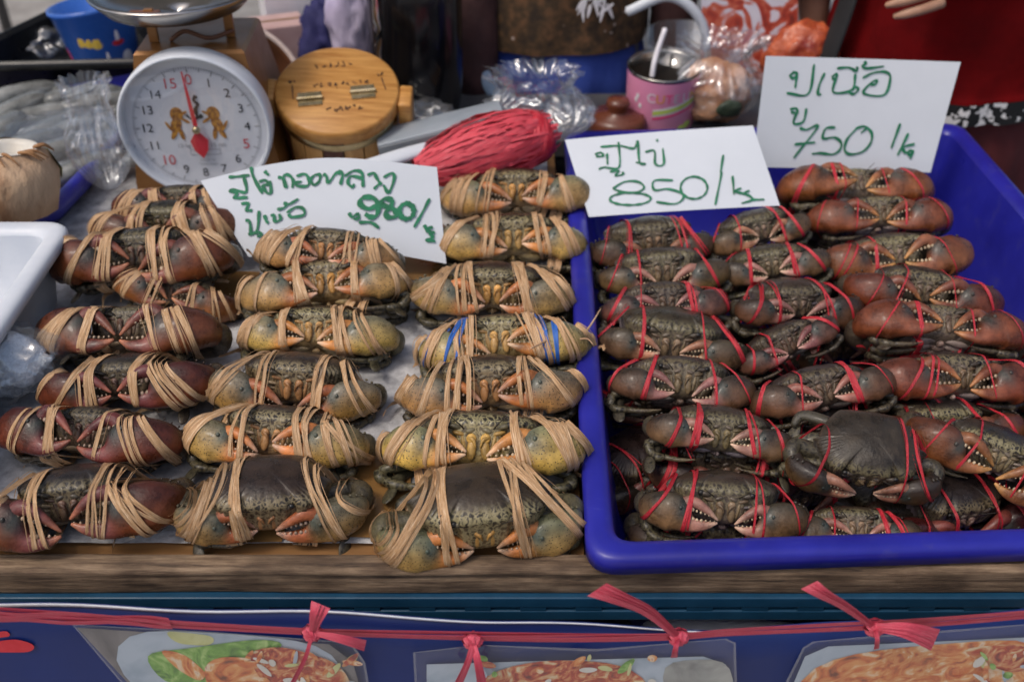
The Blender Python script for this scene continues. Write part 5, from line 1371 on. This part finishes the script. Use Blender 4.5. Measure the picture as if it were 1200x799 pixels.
# clear pitcher with a shiny white handle behind the tumbler
pb = at_y(800, 96, BY1 - 0.03); pb.z = BCZ
t = thing('pitcher', 'clear plastic pitcher with a thick white bail handle behind the tumbler', 'pitcher', pb)
V, F = lathe([(0.001, 0), (0.058, 0), (0.066, 0.11), (0.069, 0.112), (0.060, -0.002), (0.001, -0.003)], 48)
MB().add(V, F).build('pitcher_wall', 'clear_cup', t)
h0, h1, h2, h3 = at_y(735, 14, pb.y - 0.04), at_y(785, -4, pb.y - 0.04), at_y(822, 26, pb.y - 0.04), at_y(831, 84, pb.y - 0.04)
v, f, _, _ = sweep([h0 - pb, h1 - pb, h2 - pb, h3 - pb], [0.0075, 0.0085, 0.0075, 0.005], n=24, sides=12)
MB().add(v, f).build('bail_handle', 'white_plastic', t)
# brown knobbed lid
p = at_z(725, 150, BCZ + 0.02)
lathe_thing('brown_lid', 'brown plastic lid with a round knob beside the pink tumbler', 'lid', (p.x, BY0 + 0.03, BCZ), [(0.001, 0.0), (0.044, 0.0), (0.045, 0.022), (0.040, 0.030), (0.016, 0.033), (0.015, 0.038), (0.019, 0.046), (0.016, 0.054), (0.001, 0.057)], 'brown_plastic', 'dome')
# bag of snacks
p = at_z(850, 140, BCZ + 0.045)
film_bag('snack_bag', 'clear bag of tan snacks between the tumbler and the 750 card', 'bag', (p.x, BY0 + 0.07, BCZ + 0.001), (0.072, 0.056), 0.135, 61, 0.55, 0.9, (0.005, 0.0), 8)
crumple('snack_heap', 'tan crisp snacks filling the clear bag', 'snack', (p.x, BY0 + 0.07, BCZ + 0.050), (0.055, 0.042, 0.048), 'snack_tan', 62, 0.3, 0.2, 4)
crumple('seaweed_pack', 'small dark green seaweed pack on the snack bag', 'snack', (p.x + 0.012, BY0 + 0.012, BCZ + 0.046), (0.020, 0.006, 0.014), 'nori_green', 63, 0.2, 0.2, 3)

# printed poster leaning behind, orange bag, navy cloth
yp = BY1 - 0.03
pts = [at_y(822, 100, yp), at_y(935, 100, yp), at_y(935, -40, yp + 0.02), at_y(822, -40, yp + 0.02)]
base = (pts[0] + pts[1]) / 2
t = thing('poster', 'white poster printed with red cooked crabs behind the snack bag', 'poster', base)
V = []
for o in (0, 0.002):
    for q in pts: V.append((q.x - base.x, q.y - base.y + o, q.z - base.z))
MB().add(V, [(0, 1, 2, 3), (7, 6, 5, 4), (0, 4, 5, 1), (1, 5, 6, 2), (2, 6, 7, 3), (3, 7, 4, 0)]).build('sheet', 'poster_crab', t, False)
crumple('orange_bag', 'orange and red packet lying beside the crab poster', 'bag', Vector((at_y(950, 24, BY1 - 0.06).x, BY1 - 0.06, BCZ + 0.066)), (0.062, 0.03, 0.070), 'orange_bag', 71, 0.25)
crumple('navy_cloth', 'folded navy cloth beside the red apron', 'cloth', at_z(985, 70, BCZ + 0.03), (0.075, 0.06, 0.035), 'cloth_navy', 72, 0.2)

# ------------------------------------------------------------------ front: banner, string, picture sleeves
yn = yf - 0.040
NB = Vector((0, -1, 0)); PB0 = Vector((0, yn, 0))
def onb(px, py, off=0.0):
    return at_plane(px, py, PB0 + NB * off, NB)
ctrl = [(-70, 704), (0, 708), (250, 714), (480, 722), (600, 729), (800, 737), (870, 737), (1030, 729), (1200, 715), (1290, 707)]
edge = crom([(*q, 0) for q in ctrl], 90)
base = onb(600, 760)
t = thing('vinyl_banner', 'dark blue vinyl banner hung across the front of the stall', 'banner', base)
def wav(x, d): return 0.006 * math.sin(x * 9 + 1) * min(1, d * 4) + 0.002 * math.sin(x * 31)
V = []
for j in range(14):
    d = 0.55 * j / 13
    for q in edge:
        p = onb(q[0], q[1]); V.append((p.x - base.x, p.y - base.y + wav(p.x, d) + 0.002, p.z - d - base.z))
o = MB().add(V, grid_faces(14, 90, False)).build('sheet', 'banner_blue', t)
o.modifiers.new('thick', 'SOLIDIFY').thickness = 0.0012
V = []
for i, q in enumerate(edge[:56]):
    p = onb(q[0], q[1]); h = 0.0030 * (1 - i / 60)
    for z in (0.0005, -h): V.append((p.x - base.x, p.y - base.y + wav(p.x, 0) - 0.0006, p.z + z - base.z))
o = MB().add(V, [(2 * i, 2 * i + 1, 2 * i + 3, 2 * i + 2) for i in range(55)]).build('white_hem', 'white_plastic', t)
o.modifiers.new('thick', 'SOLIDIFY').thickness = 0.001
def patch(pts, off, mat, name, parent, base, n=5, smooth_=True):
    c = resample_closed(np.array([(*q, 0) for q in pts], float), len(pts) * n)
    if smooth_:
        for _ in range(3): c = 0.25 * np.roll(c, 1, 0) + 0.5 * c + 0.25 * np.roll(c, -1, 0)
    V = [onb(q[0], q[1], off) - base for q in c]
    m = len(V); V.append(sum(V, Vector()) / m)
    return MB().add(V, [(i, (i + 1) % m, m) for i in range(m)]).build(name, mat, parent, False)
for pts in ([(-10, 742), (8, 738), (14, 745), (-10, 748)], [(-12, 752), (20, 748), (44, 756), (38, 764), (-12, 764)]):
    patch(pts, 0.001, 'ink_red', 'red_print', t, base)

def raffia_run(mb, pts, w, n, rg, spread=0.004, off=0.010, fan=1.0):
    for i in range(n):
        q = crom([(a, b, 0) for a, b in pts], 8 * len(pts))
        ph = rg.uniform(0, 6); P = []
        m = len(q)
        for k_, c in enumerate(q):
            u = k_ / (m - 1)
            P.append(onb(c[0], c[1], off + 0.0008 * i + 0.001 * math.sin(ph + u * 9)) + Vector((0, 0, (i - (n - 1) / 2) * spread * (1 + (fan - 1) * u) + 0.0012 * math.sin(ph + u * 17))))
        mb.add(*ribbon(np.array([p[:] for p in P]), np.array((0, -0.25, 0.968)), w * rg.uniform(0.7, 1.15) * (1 + (fan - 1) * np.linspace(0, 1, m)), 0.0006))
rg = random.Random(3)
base = onb(600, 745)
t = thing('raffia_string', 'twisted pink raffia string stretched along the top of the blue banner', 'string', base)
mb = MB()
raffia_run(mb, [(-60, 710), (0, 717), (100, 723), (200, 730), (365, 740), (480, 744), (600, 746), (700, 746), (795, 745), (860, 741), (1025, 733), (1120, 726), (1280, 712)], 0.0055, 4, rg, 0.0021)
mb.build('strand', 'pink_raffia', t, True, sub=base, uv=True)
mb = MB(); raffia_run(mb, [(-60, 716), (0, 722), (60, 724), (140, 726), (200, 730)], 0.008, 3, rg, 0.004, 0.012)
mb.build('loose_strand', 'pink_raffia', t, True, sub=base, uv=True)
def raffia_tie(label, k, tails):
    b = onb(*k)
    t = thing('raffia_tie', label, 'tie', b)
    mb = MB()
    for i in range(4):
        ang = R(20 + i * 40); pts = []
        for u in np.linspace(0, 2 * math.pi, 14):
            e = Vector((math.cos(u) * 0.0085 * math.cos(ang), 0, math.cos(u) * 0.0085 * math.sin(ang))) + Vector((0, -1, 0)) * math.sin(u) * 0.006
            pts.append((onb(k[0], k[1], 0.012) + e - b)[:])
        mb.add(*ribbon(np.array(pts), np.array((-math.sin(ang), 0.2, math.cos(ang))), 0.0055, 0.0008, True))
    mb.build('knot', 'pink_raffia', t, True, uv=True)
    for (q, w, n, fan) in tails:
        d = np.array([q[-1][0] - k[0], -(q[-1][1] - k[1])], float); d /= np.linalg.norm(d)
        side = np.array((-d[1], 0.25, d[0])); side /= np.linalg.norm(side)
        mb = MB()
        for i in range(n):
            c = crom([(*k, 0)] + [(*z, 0) for z in q], 6 * len(q) + 6); m = len(c); P = []
            for j, z in enumerate(c):
                u = j / (m - 1)
                P.append((onb(z[0], z[1], 0.013 + 0.001 * i + 0.014 * math.sin(u * 2.4)) - b + Vector(side) * ((i - (n - 1) / 2) * w * 0.55 * (0.4 + fan * u)))[:])
            mb.add(*ribbon(np.array(P), side, w * (0.5 + fan * np.linspace(0, 1, m)) * rg.uniform(0.7, 1.1), 0.0006))
        mb.build('tail', 'pink_raffia', t, True, uv=True)
raffia_tie('pink raffia tie holding the shrimp dish picture', (366, 741), [([(370, 725), (376, 708)], 0.006, 3, 0.8), ([(358, 770), (342, 802)], 0.004, 2, 0.3), ([(395, 747), (428, 756)], 0.006, 2, 0.7)])
raffia_tie('pink raffia tie with tails hanging straight down over a picture sleeve', (554, 750), [([(548, 775), (534, 806)], 0.006, 2, 0.5), ([(560, 775), (566, 806)], 0.006, 2, 0.5)])
raffia_tie('pink raffia tie with a broad frayed tail reaching up onto the plank', (795, 746), [([(760, 716), (725, 700), (700, 690)], 0.008, 4, 0.9), ([(792, 758), (790, 770)], 0.005, 2, 0.3)])
raffia_tie('pink raffia tie at the noodle picture with tails both sides', (1025, 735), [([(990, 710), (965, 696), (948, 685)], 0.007, 3, 0.7), ([(1060, 738), (1096, 750)], 0.008, 3, 0.8), ([(1028, 748), (1027, 760)], 0.005, 2, 0.3)])

def sleeve(label, outline, bgm, bgpts, shapes):
    base = onb(sum(q[0] for q in outline) / len(outline), min(q[1] for q in outline))
    t = thing('picture_sleeve', label, 'picture', base)
    pr = patch(bgpts, 0.0035, bgm, 'print', t, base, smooth_=False)
    for i, (m, pts) in enumerate(shapes):
        patch(pts, 0.0040 + 0.00035 * i, m, 'printed_dish', pr, base)
    rb_ = random.Random(len(label)); cx0, cx1 = min(q[0] for q in shapes[-1][1]) , max(q[0] for q in shapes[-1][1])
    for k_ in range(34):
        cx, cy = rb_.uniform(cx0, cx1), rb_.uniform(768, 840); a = rb_.uniform(0, 3.1); l, w = rb_.uniform(6, 20), rb_.uniform(2, 5)
        m = rb_.choice(('dish_red', 'dish_orange', 'dish_orange', 'dish_sauce', 'dish_green', 'dish_plate', 'coconut_flesh'))
        patch([(cx + l * math.cos(a) * u - w * math.sin(a) * v, cy + l * math.sin(a) * u * .7 + w * math.cos(a) * v) for u, v in ((-1, 0), (-.4, -1), (.4, -1), (1, .2), (.4, 1), (-.5, .8))], 0.0062 + 0.00003 * k_, m, 'printed_morsel', pr, base, 3)
    # crinkled clear sleeve
    c = resample_closed(np.array([(*q, 0) for q in outline], float), 60)
    ctr = c.mean(0); V = []
    for k_ in range(9):
        f = 1 - k_ / 8
        for q in c:
            w = ctr + (q - ctr) * f
            p = onb(w[0], w[1], 0.0078 + 0.0015 * noise.noise(Vector((w[0] * 0.03, w[1] * 0.06, 1)))); V.append(p - base)
    o = MB().add(V, grid_faces(9, 60)).build('clear_sleeve', 'clear_sleeve', t)
    V = []
    for q in c:
        d = (ctr - q); d /= np.linalg.norm(d)
        for e in (0, 3.0): 
            V.append(onb(q[0] + d[0] * e, q[1] + d[1] * e, 0.0095) - base)
    MB().add(V, [(2 * i, 2 * i + 1, (2 * i + 3) % 120, (2 * i + 2) % 120) for i in range(60)]).build('sealed_edge', 'clear_bag', t)
    return t
sleeve('picture of shrimps on a pale plate in a clear sleeve', [(84, 731), (250, 740), (412, 752), (428, 775), (446, 880), (210, 880)], 'dish_table', [(90, 735), (408, 756), (440, 870), (215, 870)],
    [('dish_plate', [(146, 736), (300, 744), (395, 756), (432, 860), (225, 868), (118, 768)]), ('dish_sauce', [(190, 738), (255, 745), (252, 757), (205, 754)]), ('dish_green', [(165, 765), (215, 760), (300, 748), (340, 752), (300, 780), (260, 810), (190, 800)]),
     ('dish_orange', [(185, 760), (215, 765), (245, 790), (235, 800), (205, 782)]), ('dish_orange', [(235, 780), (255, 768), (310, 772), (345, 790), (300, 830), (250, 820)]), ('dish_red', [(288, 762), (330, 756), (395, 775), (415, 800), (400, 850), (330, 820), (300, 790)])])
sleeve('picture of a stir-fried dish in a clear sleeve on the banner', [(484, 764), (560, 755), (700, 760), (862, 747), (866, 880), (490, 880)], 'dish_plate', [(500, 778), (600, 775), (850, 768), (856, 870), (500, 870)],
    [('dish_grey', [(770, 775), (860, 770), (860, 860), (790, 850)]), ('dish_red', [(545, 810), (575, 785), (640, 772), (725, 776), (765, 796), (770, 860), (560, 860)])])
sleeve('picture of orange crab noodles in a clear sleeve on the banner', [(920, 800), (944, 752), (1030, 744), (1240, 728), (1260, 880), (915, 880)], 'dish_plate', [(930, 800), (948, 758), (1235, 745), (1250, 870), (925, 870)],
    [('dish_orange', [(926, 790), (990, 765), (1090, 755), (1230, 745), (1250, 860), (930, 860)]), ('dish_red', [(1120, 760), (1200, 752), (1235, 780), (1180, 790)])])
crumple('plastic_bag', 'white plastic bag stored on the table under the blue tray edge', 'bag', at_y(850, 733, yf + 0.022) + Vector((0, 0, -0.012)), (0.082, 0.018, 0.016), 'white_plastic', 81, 0.25)

# ------------------------------------------------------------------ the two sellers behind the bench
def skin_body(J, E, root=0):
    """continuous body from joints {name: (pos, rx, ry)} and edges"""
    names = list(J)
    me = bpy.data.meshes.new('tmp'); me.from_pydata([J[n][0] for n in names], [(names.index(a), names.index(b)) for a, b in E], [])
    o = bpy.data.objects.new('tmp', me); COL.objects.link(o)
    o.modifiers.new('skin', 'SKIN'); o.modifiers.new('sub', 'SUBSURF').levels = 2
    for i, n in enumerate(names):
        sv = me.skin_vertices[0].data[i]; sv.radius = J[n][1:3]; sv.use_root = (i == root)
    bpy.context.view_layer.update()
    m2 = bpy.data.meshes.new_from_object(o.evaluated_get(bpy.context.evaluated_depsgraph_get()))
    V = np.array([v.co[:] for v in m2.vertices]); F = [tuple(p.vertices) for p in m2.polygons]
    bpy.data.objects.remove(o); bpy.data.meshes.remove(me); bpy.data.meshes.remove(m2)
    return V, F
def loft(rings, n=40, fold=0.004, freq=7, seed=0):
    """rings: (cx, cy, z, rx, ry); cloth tube with soft folds"""
    D = crom(rings, len(rings) * 5); V = []
    for i, (cx, cy, z, rx, ry) in enumerate(D):
        for j in range(n):
            a = 2 * math.pi * j / n
            k_ = 1 + (fold / max(rx, .02)) * noise.noise(Vector((math.cos(a) * freq * .5, math.sin(a) * freq * .5, z * 9 + seed))) * 1.6
            V.append((cx + rx * k_ * math.cos(a), cy + ry * k_ * math.sin(a), z))
    return V, [tuple(reversed(f)) for f in grid_faces(len(D), n)]
def person(label, x, y, arms, clothes):
    t = thing('person', label, 'person', (x, y, 0))
    J = {'hip': ((0, 0, 0.84), .13, .10), 'waist': ((0, 0, 0.98), .115, .085), 'chest': ((0, 0.0, 1.16), .135, .095), 'neckb': ((0, 0.01, 1.31), .05, .05), 'neck': ((0, 0.0, 1.37), .045, .045),
         'head': ((0, -0.012, 1.45), .070, .082), 'crown': ((0, -0.005, 1.53), .062, .072)}
    E = [('hip', 'waist'), ('waist', 'chest'), ('chest', 'neckb'), ('neckb', 'neck'), ('neck', 'head'), ('head', 'crown')]
    for s_, sd_ in ((-1, 'a'), (1, 'b')):
        J['th' + sd_] = ((s_ * 0.085, 0, 0.74), .082, .082); J['kn' + sd_] = ((s_ * 0.09, 0.0, 0.44), .052, .055); J['ca' + sd_] = ((s_ * 0.092, 0.01, 0.30), .046, .05); J['an' + sd_] = ((s_ * 0.092, 0.01, 0.08), .032, .036); J['to' + sd_] = ((s_ * 0.098, -0.12, 0.03), .036, .024)
        E += [('hip', 'th' + sd_), ('th' + sd_, 'kn' + sd_), ('kn' + sd_, 'ca' + sd_), ('ca' + sd_, 'an' + sd_), ('an' + sd_, 'to' + sd_)]
        sh, el, wr, ha = arms[0 if s_ < 0 else 1]
        J['sh' + sd_] = (sh, .058, .055); J['el' + sd_] = (el, .040, .040); J['wr' + sd_] = (wr, .026, .023); J['ha' + sd_] = (ha, .036, .017)
        E += [('chest', 'sh' + sd_), ('sh' + sd_, 'el' + sd_), ('el' + sd_, 'wr' + sd_), ('wr' + sd_, 'ha' + sd_)]
    V, F = skin_body(J, E)
    mb = MB(); mb.add(V, F)
    for s_ in (0, 1):           # fingers and thumb leaving the palm
        sh, el, wr, ha = [Vector(q) for q in arms[s_]]
        d = (ha - wr).normalized(); side = d.cross(Vector((0, -1, 0.25))).normalized(); nrm = side.cross(d).normalized()
        for q, (o_, L_) in enumerate(((-0.027, .066), (-0.009, .076), (0.009, .071), (0.026, .056))):
            p0 = ha + side * o_ - d * 0.005
            v, f, _, _ = sweep([p0, p0 + d * L_ * .45 + nrm * 0.002, p0 + d * L_ * .8 - nrm * 0.006, p0 + d * L_ - nrm * 0.014], [.0082, .0076, .0068, .0040], n=12, sides=10)
            mb.add(v, f)
        side = side * (1 - 2 * s_)
        p0 = wr + (ha - wr) * 0.5 - side * 0.026
        v, f, _, _ = sweep([p0, p0 - side * 0.020 + d * 0.022, p0 - side * 0.024 + d * 0.048, p0 - side * 0.020 + d * 0.066], [.012, .0105, .0095, .005], n=12, sides=10)
        mb.add(v, f)
    # face features
    mb.add(*ellipsoid((0, -0.096, 1.452), (.011, .016, .020)))
    for s_ in (-1, 1): mb.add(*ellipsoid((s_ * 0.076, 0.0, 1.455), (.010, .018, .028)))
    mb.build('body', 'skin', t)
    hm = MB()
    V, F = ellipsoid((0, 0.012, 1.50), (.088, .098, .088), nu=14, nv=24)
    V = V[:]; 
    for v in V:
        if v[1] < -0.05 and v[2] < 1.53: v[1] = -0.05
    hm.add(V, F); hm.add(*ellipsoid((0, 0.11, 1.45), (.04, .035, .05)))
    hm.build('hair', 'hair', t)
    fm = MB()
    for s_ in (-1, 1): fm.add(*ellipsoid((s_ * 0.030, -0.084, 1.475), (.010, .006, .006)))
    fm.build('eyes', 'ink_black', t)
    MB().add(*ellipsoid((0, -0.086, 1.415), (.022, .008, .006))).build('lips', 'cloth_maroon', t)
    for nm, V, F, m in clothes: 
        MB().add(V, F).build(nm, m, t)
    return t
py_ = BY1 + 0.14
xa = at_y(655, 40, py_ - 0.09).x
hem = at_y(660, 62, py_ - 0.11).z
sx_ = at_y(558, 60, py_ - 0.06).x - xa
cuff = at_y(560, 100, py_ - 0.08).z
armsA = [((-0.155, 0, 1.24), (sx_ - 0.01, -0.04, 1.02), (sx_, -0.12, cuff - 0.005), (sx_ + 0.005, -0.135, cuff - 0.055)), ((0.155, 0, 1.24), (0.21, 0.03, 1.00), (0.20, 0.0, 0.80), (0.20, -0.01, 0.745))]
shirt = loft([(0, 0, 1.335, .075, .065), (0, 0, 1.30, .125, .085), (0, 0, 1.22, .160, .112), (0, 0, 1.08, .158, .120), (0, 0, .98, .150, .118), (0, 0, hem + 0.06, .158, .124), (0, 0, hem, .162, .128)], 48, .006)
apron = loft([(0, 0, hem + 0.12, .130, .096), (0, 0, hem + 0.02, .140, .106), (0, 0, hem - 0.06, .156, .122), (0, 0, hem - 0.13, .162, .126)], 64, .010, 12, 3)
trous = loft([(0, 0, .92, .135, .100), (0, 0, .80, .150, .112), (0, 0, .66, .155, .110), (0, 0, .50, .150, .105), (0, 0, .12, .150, .10)], 40, .006, 9, 5)
def sleeve_tube(a, extra, stop=0.97):
    P = [Vector((a[0][0] * 0.55, 0, 1.275)), Vector(a[0]) + Vector((0, 0, 0.012)), (Vector(a[0]) + Vector(a[1])) / 2, Vector(a[1]), Vector(a[1]).lerp(Vector(a[2]), 0.5), Vector(a[1]).lerp(Vector(a[2]), stop)]
    v, f, _, _ = sweep([p[:] for p in P], [.050 + extra, .066 + extra, .058 + extra, .050 + extra, .044 + extra, .036 + extra], n=28, sides=18)
    for q in v:
        q += np.array(noise.noise_vector(Vector(q * 28))) * 0.004
    return v, f
strap = sweep([(-0.150, -0.075, hem + 0.10), (-0.150, -0.118, hem + 0.02), (-0.120, -0.138, hem - 0.04), (-0.085, -0.150, hem - 0.09)], [.010, .014, .013, .009], [.005, .006, .006, .004], n=18, sides=12, up=(0.5, -1, 0))
pA_ = person('standing person in a brown patterned shirt and royal blue apron behind the bench', xa, py_, armsA, [('shirt', *shirt, 'batik_cloth'), ('apron', *apron, 'cloth_blue'), ('trousers', *trous, 'cloth_grey'), ('sleeve', *sleeve_tube(armsA[0], 0.0), 'sleeve_brown'), ('sleeve', *sleeve_tube(armsA[1], 0.0), 'sleeve_brown'), ('strap', strap[0], strap[1], 'cloth_paleblue')])
# white feather print on the shirt
mb = MB(); rg = random.Random(9)
fc = at_y(702, 6, py_ - 0.13)
for i in range(16):
    a = R(-90 + rg.uniform(-60, 60)); L = rg.uniform(0.02, 0.04)
    x0, z0 = fc.x - xa + rg.uniform(-.03, .03), fc.z + rg.uniform(-.005, .02)
    pts = []
    for u in np.linspace(0, 1, 5):
        x = x0 + math.cos(a) * L * u; z = z0 + math.sin(a) * L * u
        e = 1 - min(0.98, (x / .166) ** 2)
        pts.append((x, -0.1335 * math.sqrt(e) - 0.002, z))
    mb.add(*ribbon(np.array(pts), np.array((-math.sin(a), 0, math.cos(a))), np.array([.003, .006, .006, .004, .001]), 0.0005))
mb.build('feather_print', 'print_white', pA_, True)

py_ = rr.y + 0.20
xb = at_y(1150, 60, py_ - 0.12).x
hz = at_y(1090, -5, py_ - 0.19).z
hx = at_y(1062, 4, py_ - 0.19).x - xb
armsB = [((-0.155, 0, 1.24), (-0.235, 0.05, 1.03), (-0.20, 0.06, 0.86), (-0.20, 0.055, 0.80)), ((0.155, 0, 1.24), (0.235, -0.03, 1.02), (hx + 0.105, -0.165, hz + 0.030), (hx + 0.035, -0.19, hz + 0.016))]
hemB = at_y(1160, 128, py_ - 0.15).z
shirtB = loft([(0, 0, 1.335, .075, .065), (0, 0, 1.30, .125, .085), (0, 0, 1.22, .160, .112), (0, 0, 1.08, .162, .125), (0, 0, .98, .158, .122), (0, 0, .84, .165, .126)], 48, .005, 7, 8)
apronB = loft([(0, -0.008, 1.14, .172, .140), (0, -0.008, .99, .176, .146), (0, -0.006, .86, .192, .150), (0, -0.006, hemB + 0.012, .202, .156)], 56, .014, 10, 11)
trim = loft([(0, -0.006, hemB + 0.012, .2030, .157), (0, -0.006, hemB - 0.008, .2035, .1575), (0, -0.006, hemB - 0.022, .2040, .158)], 56, .014, 10, 11)
skirt = loft([(0, 0, hemB + 0.03, .180, .134), (0, 0, hemB - 0.10, .195, .150), (0, 0, .45, .19, .15), (0, 0, .10, .18, .14)], 48, .010, 9, 14)
bs = sweep([(-0.178, -0.02, hemB + 0.28), (-0.192, -0.06, hemB + 0.16), (-0.212, -0.07, hemB + 0.05), (-0.222, -0.06, hemB - 0.06)], [.016, .018, .018, .016], [.005] * 4, n=16, sides=10, up=(-1, -0.5, 0))
person('standing person in a red apron with a hand held at the waist', xb, py_, armsB, [('shirt', *shirtB, 'cloth_maroon'), ('apron', *apronB, 'cloth_red'), ('floral_trim', *trim, 'floral_trim'), ('skirt', *skirt, 'cloth_maroon'), ('sleeve', *sleeve_tube(armsB[0], 0.0, .3), 'cloth_maroon'), ('sleeve', *sleeve_tube(armsB[1], 0.0, .1), 'cloth_maroon'), ('black_strap', bs[0], bs[1], 'cloth_black')])

# dry twig lying over the tray edge by the blue-tied crab
pts = [at_z(622, 408, RZ + 0.030), at_z(650, 396, RZ + 0.026), at_z(676, 398, RZ + 0.020), at_z(690, 384, RZ + 0.018), at_z(704, 362, RZ + 0.014)]
b0_ = pts[0].copy()
t = thing('dry_twig', 'thin dry straw stalk lying across the tray edge beside the blue-tied crab', 'twig', b0_)
v, f, _, _ = sweep([(q - b0_)[:] for q in pts], [0.0009, 0.0014, 0.0022, 0.0012, 0.0007], n=30, sides=7)
MB().add(v, f).build('stalk', 'coconut_husk', t)
q0 = pts[2] - b0_
v, f, _, _ = sweep([q0[:], (q0 + Vector((0.010, -0.004, 0.004)))[:], (q0 + Vector((0.016, -0.010, 0.001)))[:]], [0.0012, 0.0008, 0.0004], n=8, sides=6)
MB().add(v, f).build('side_shoot', 'coconut_husk', t)
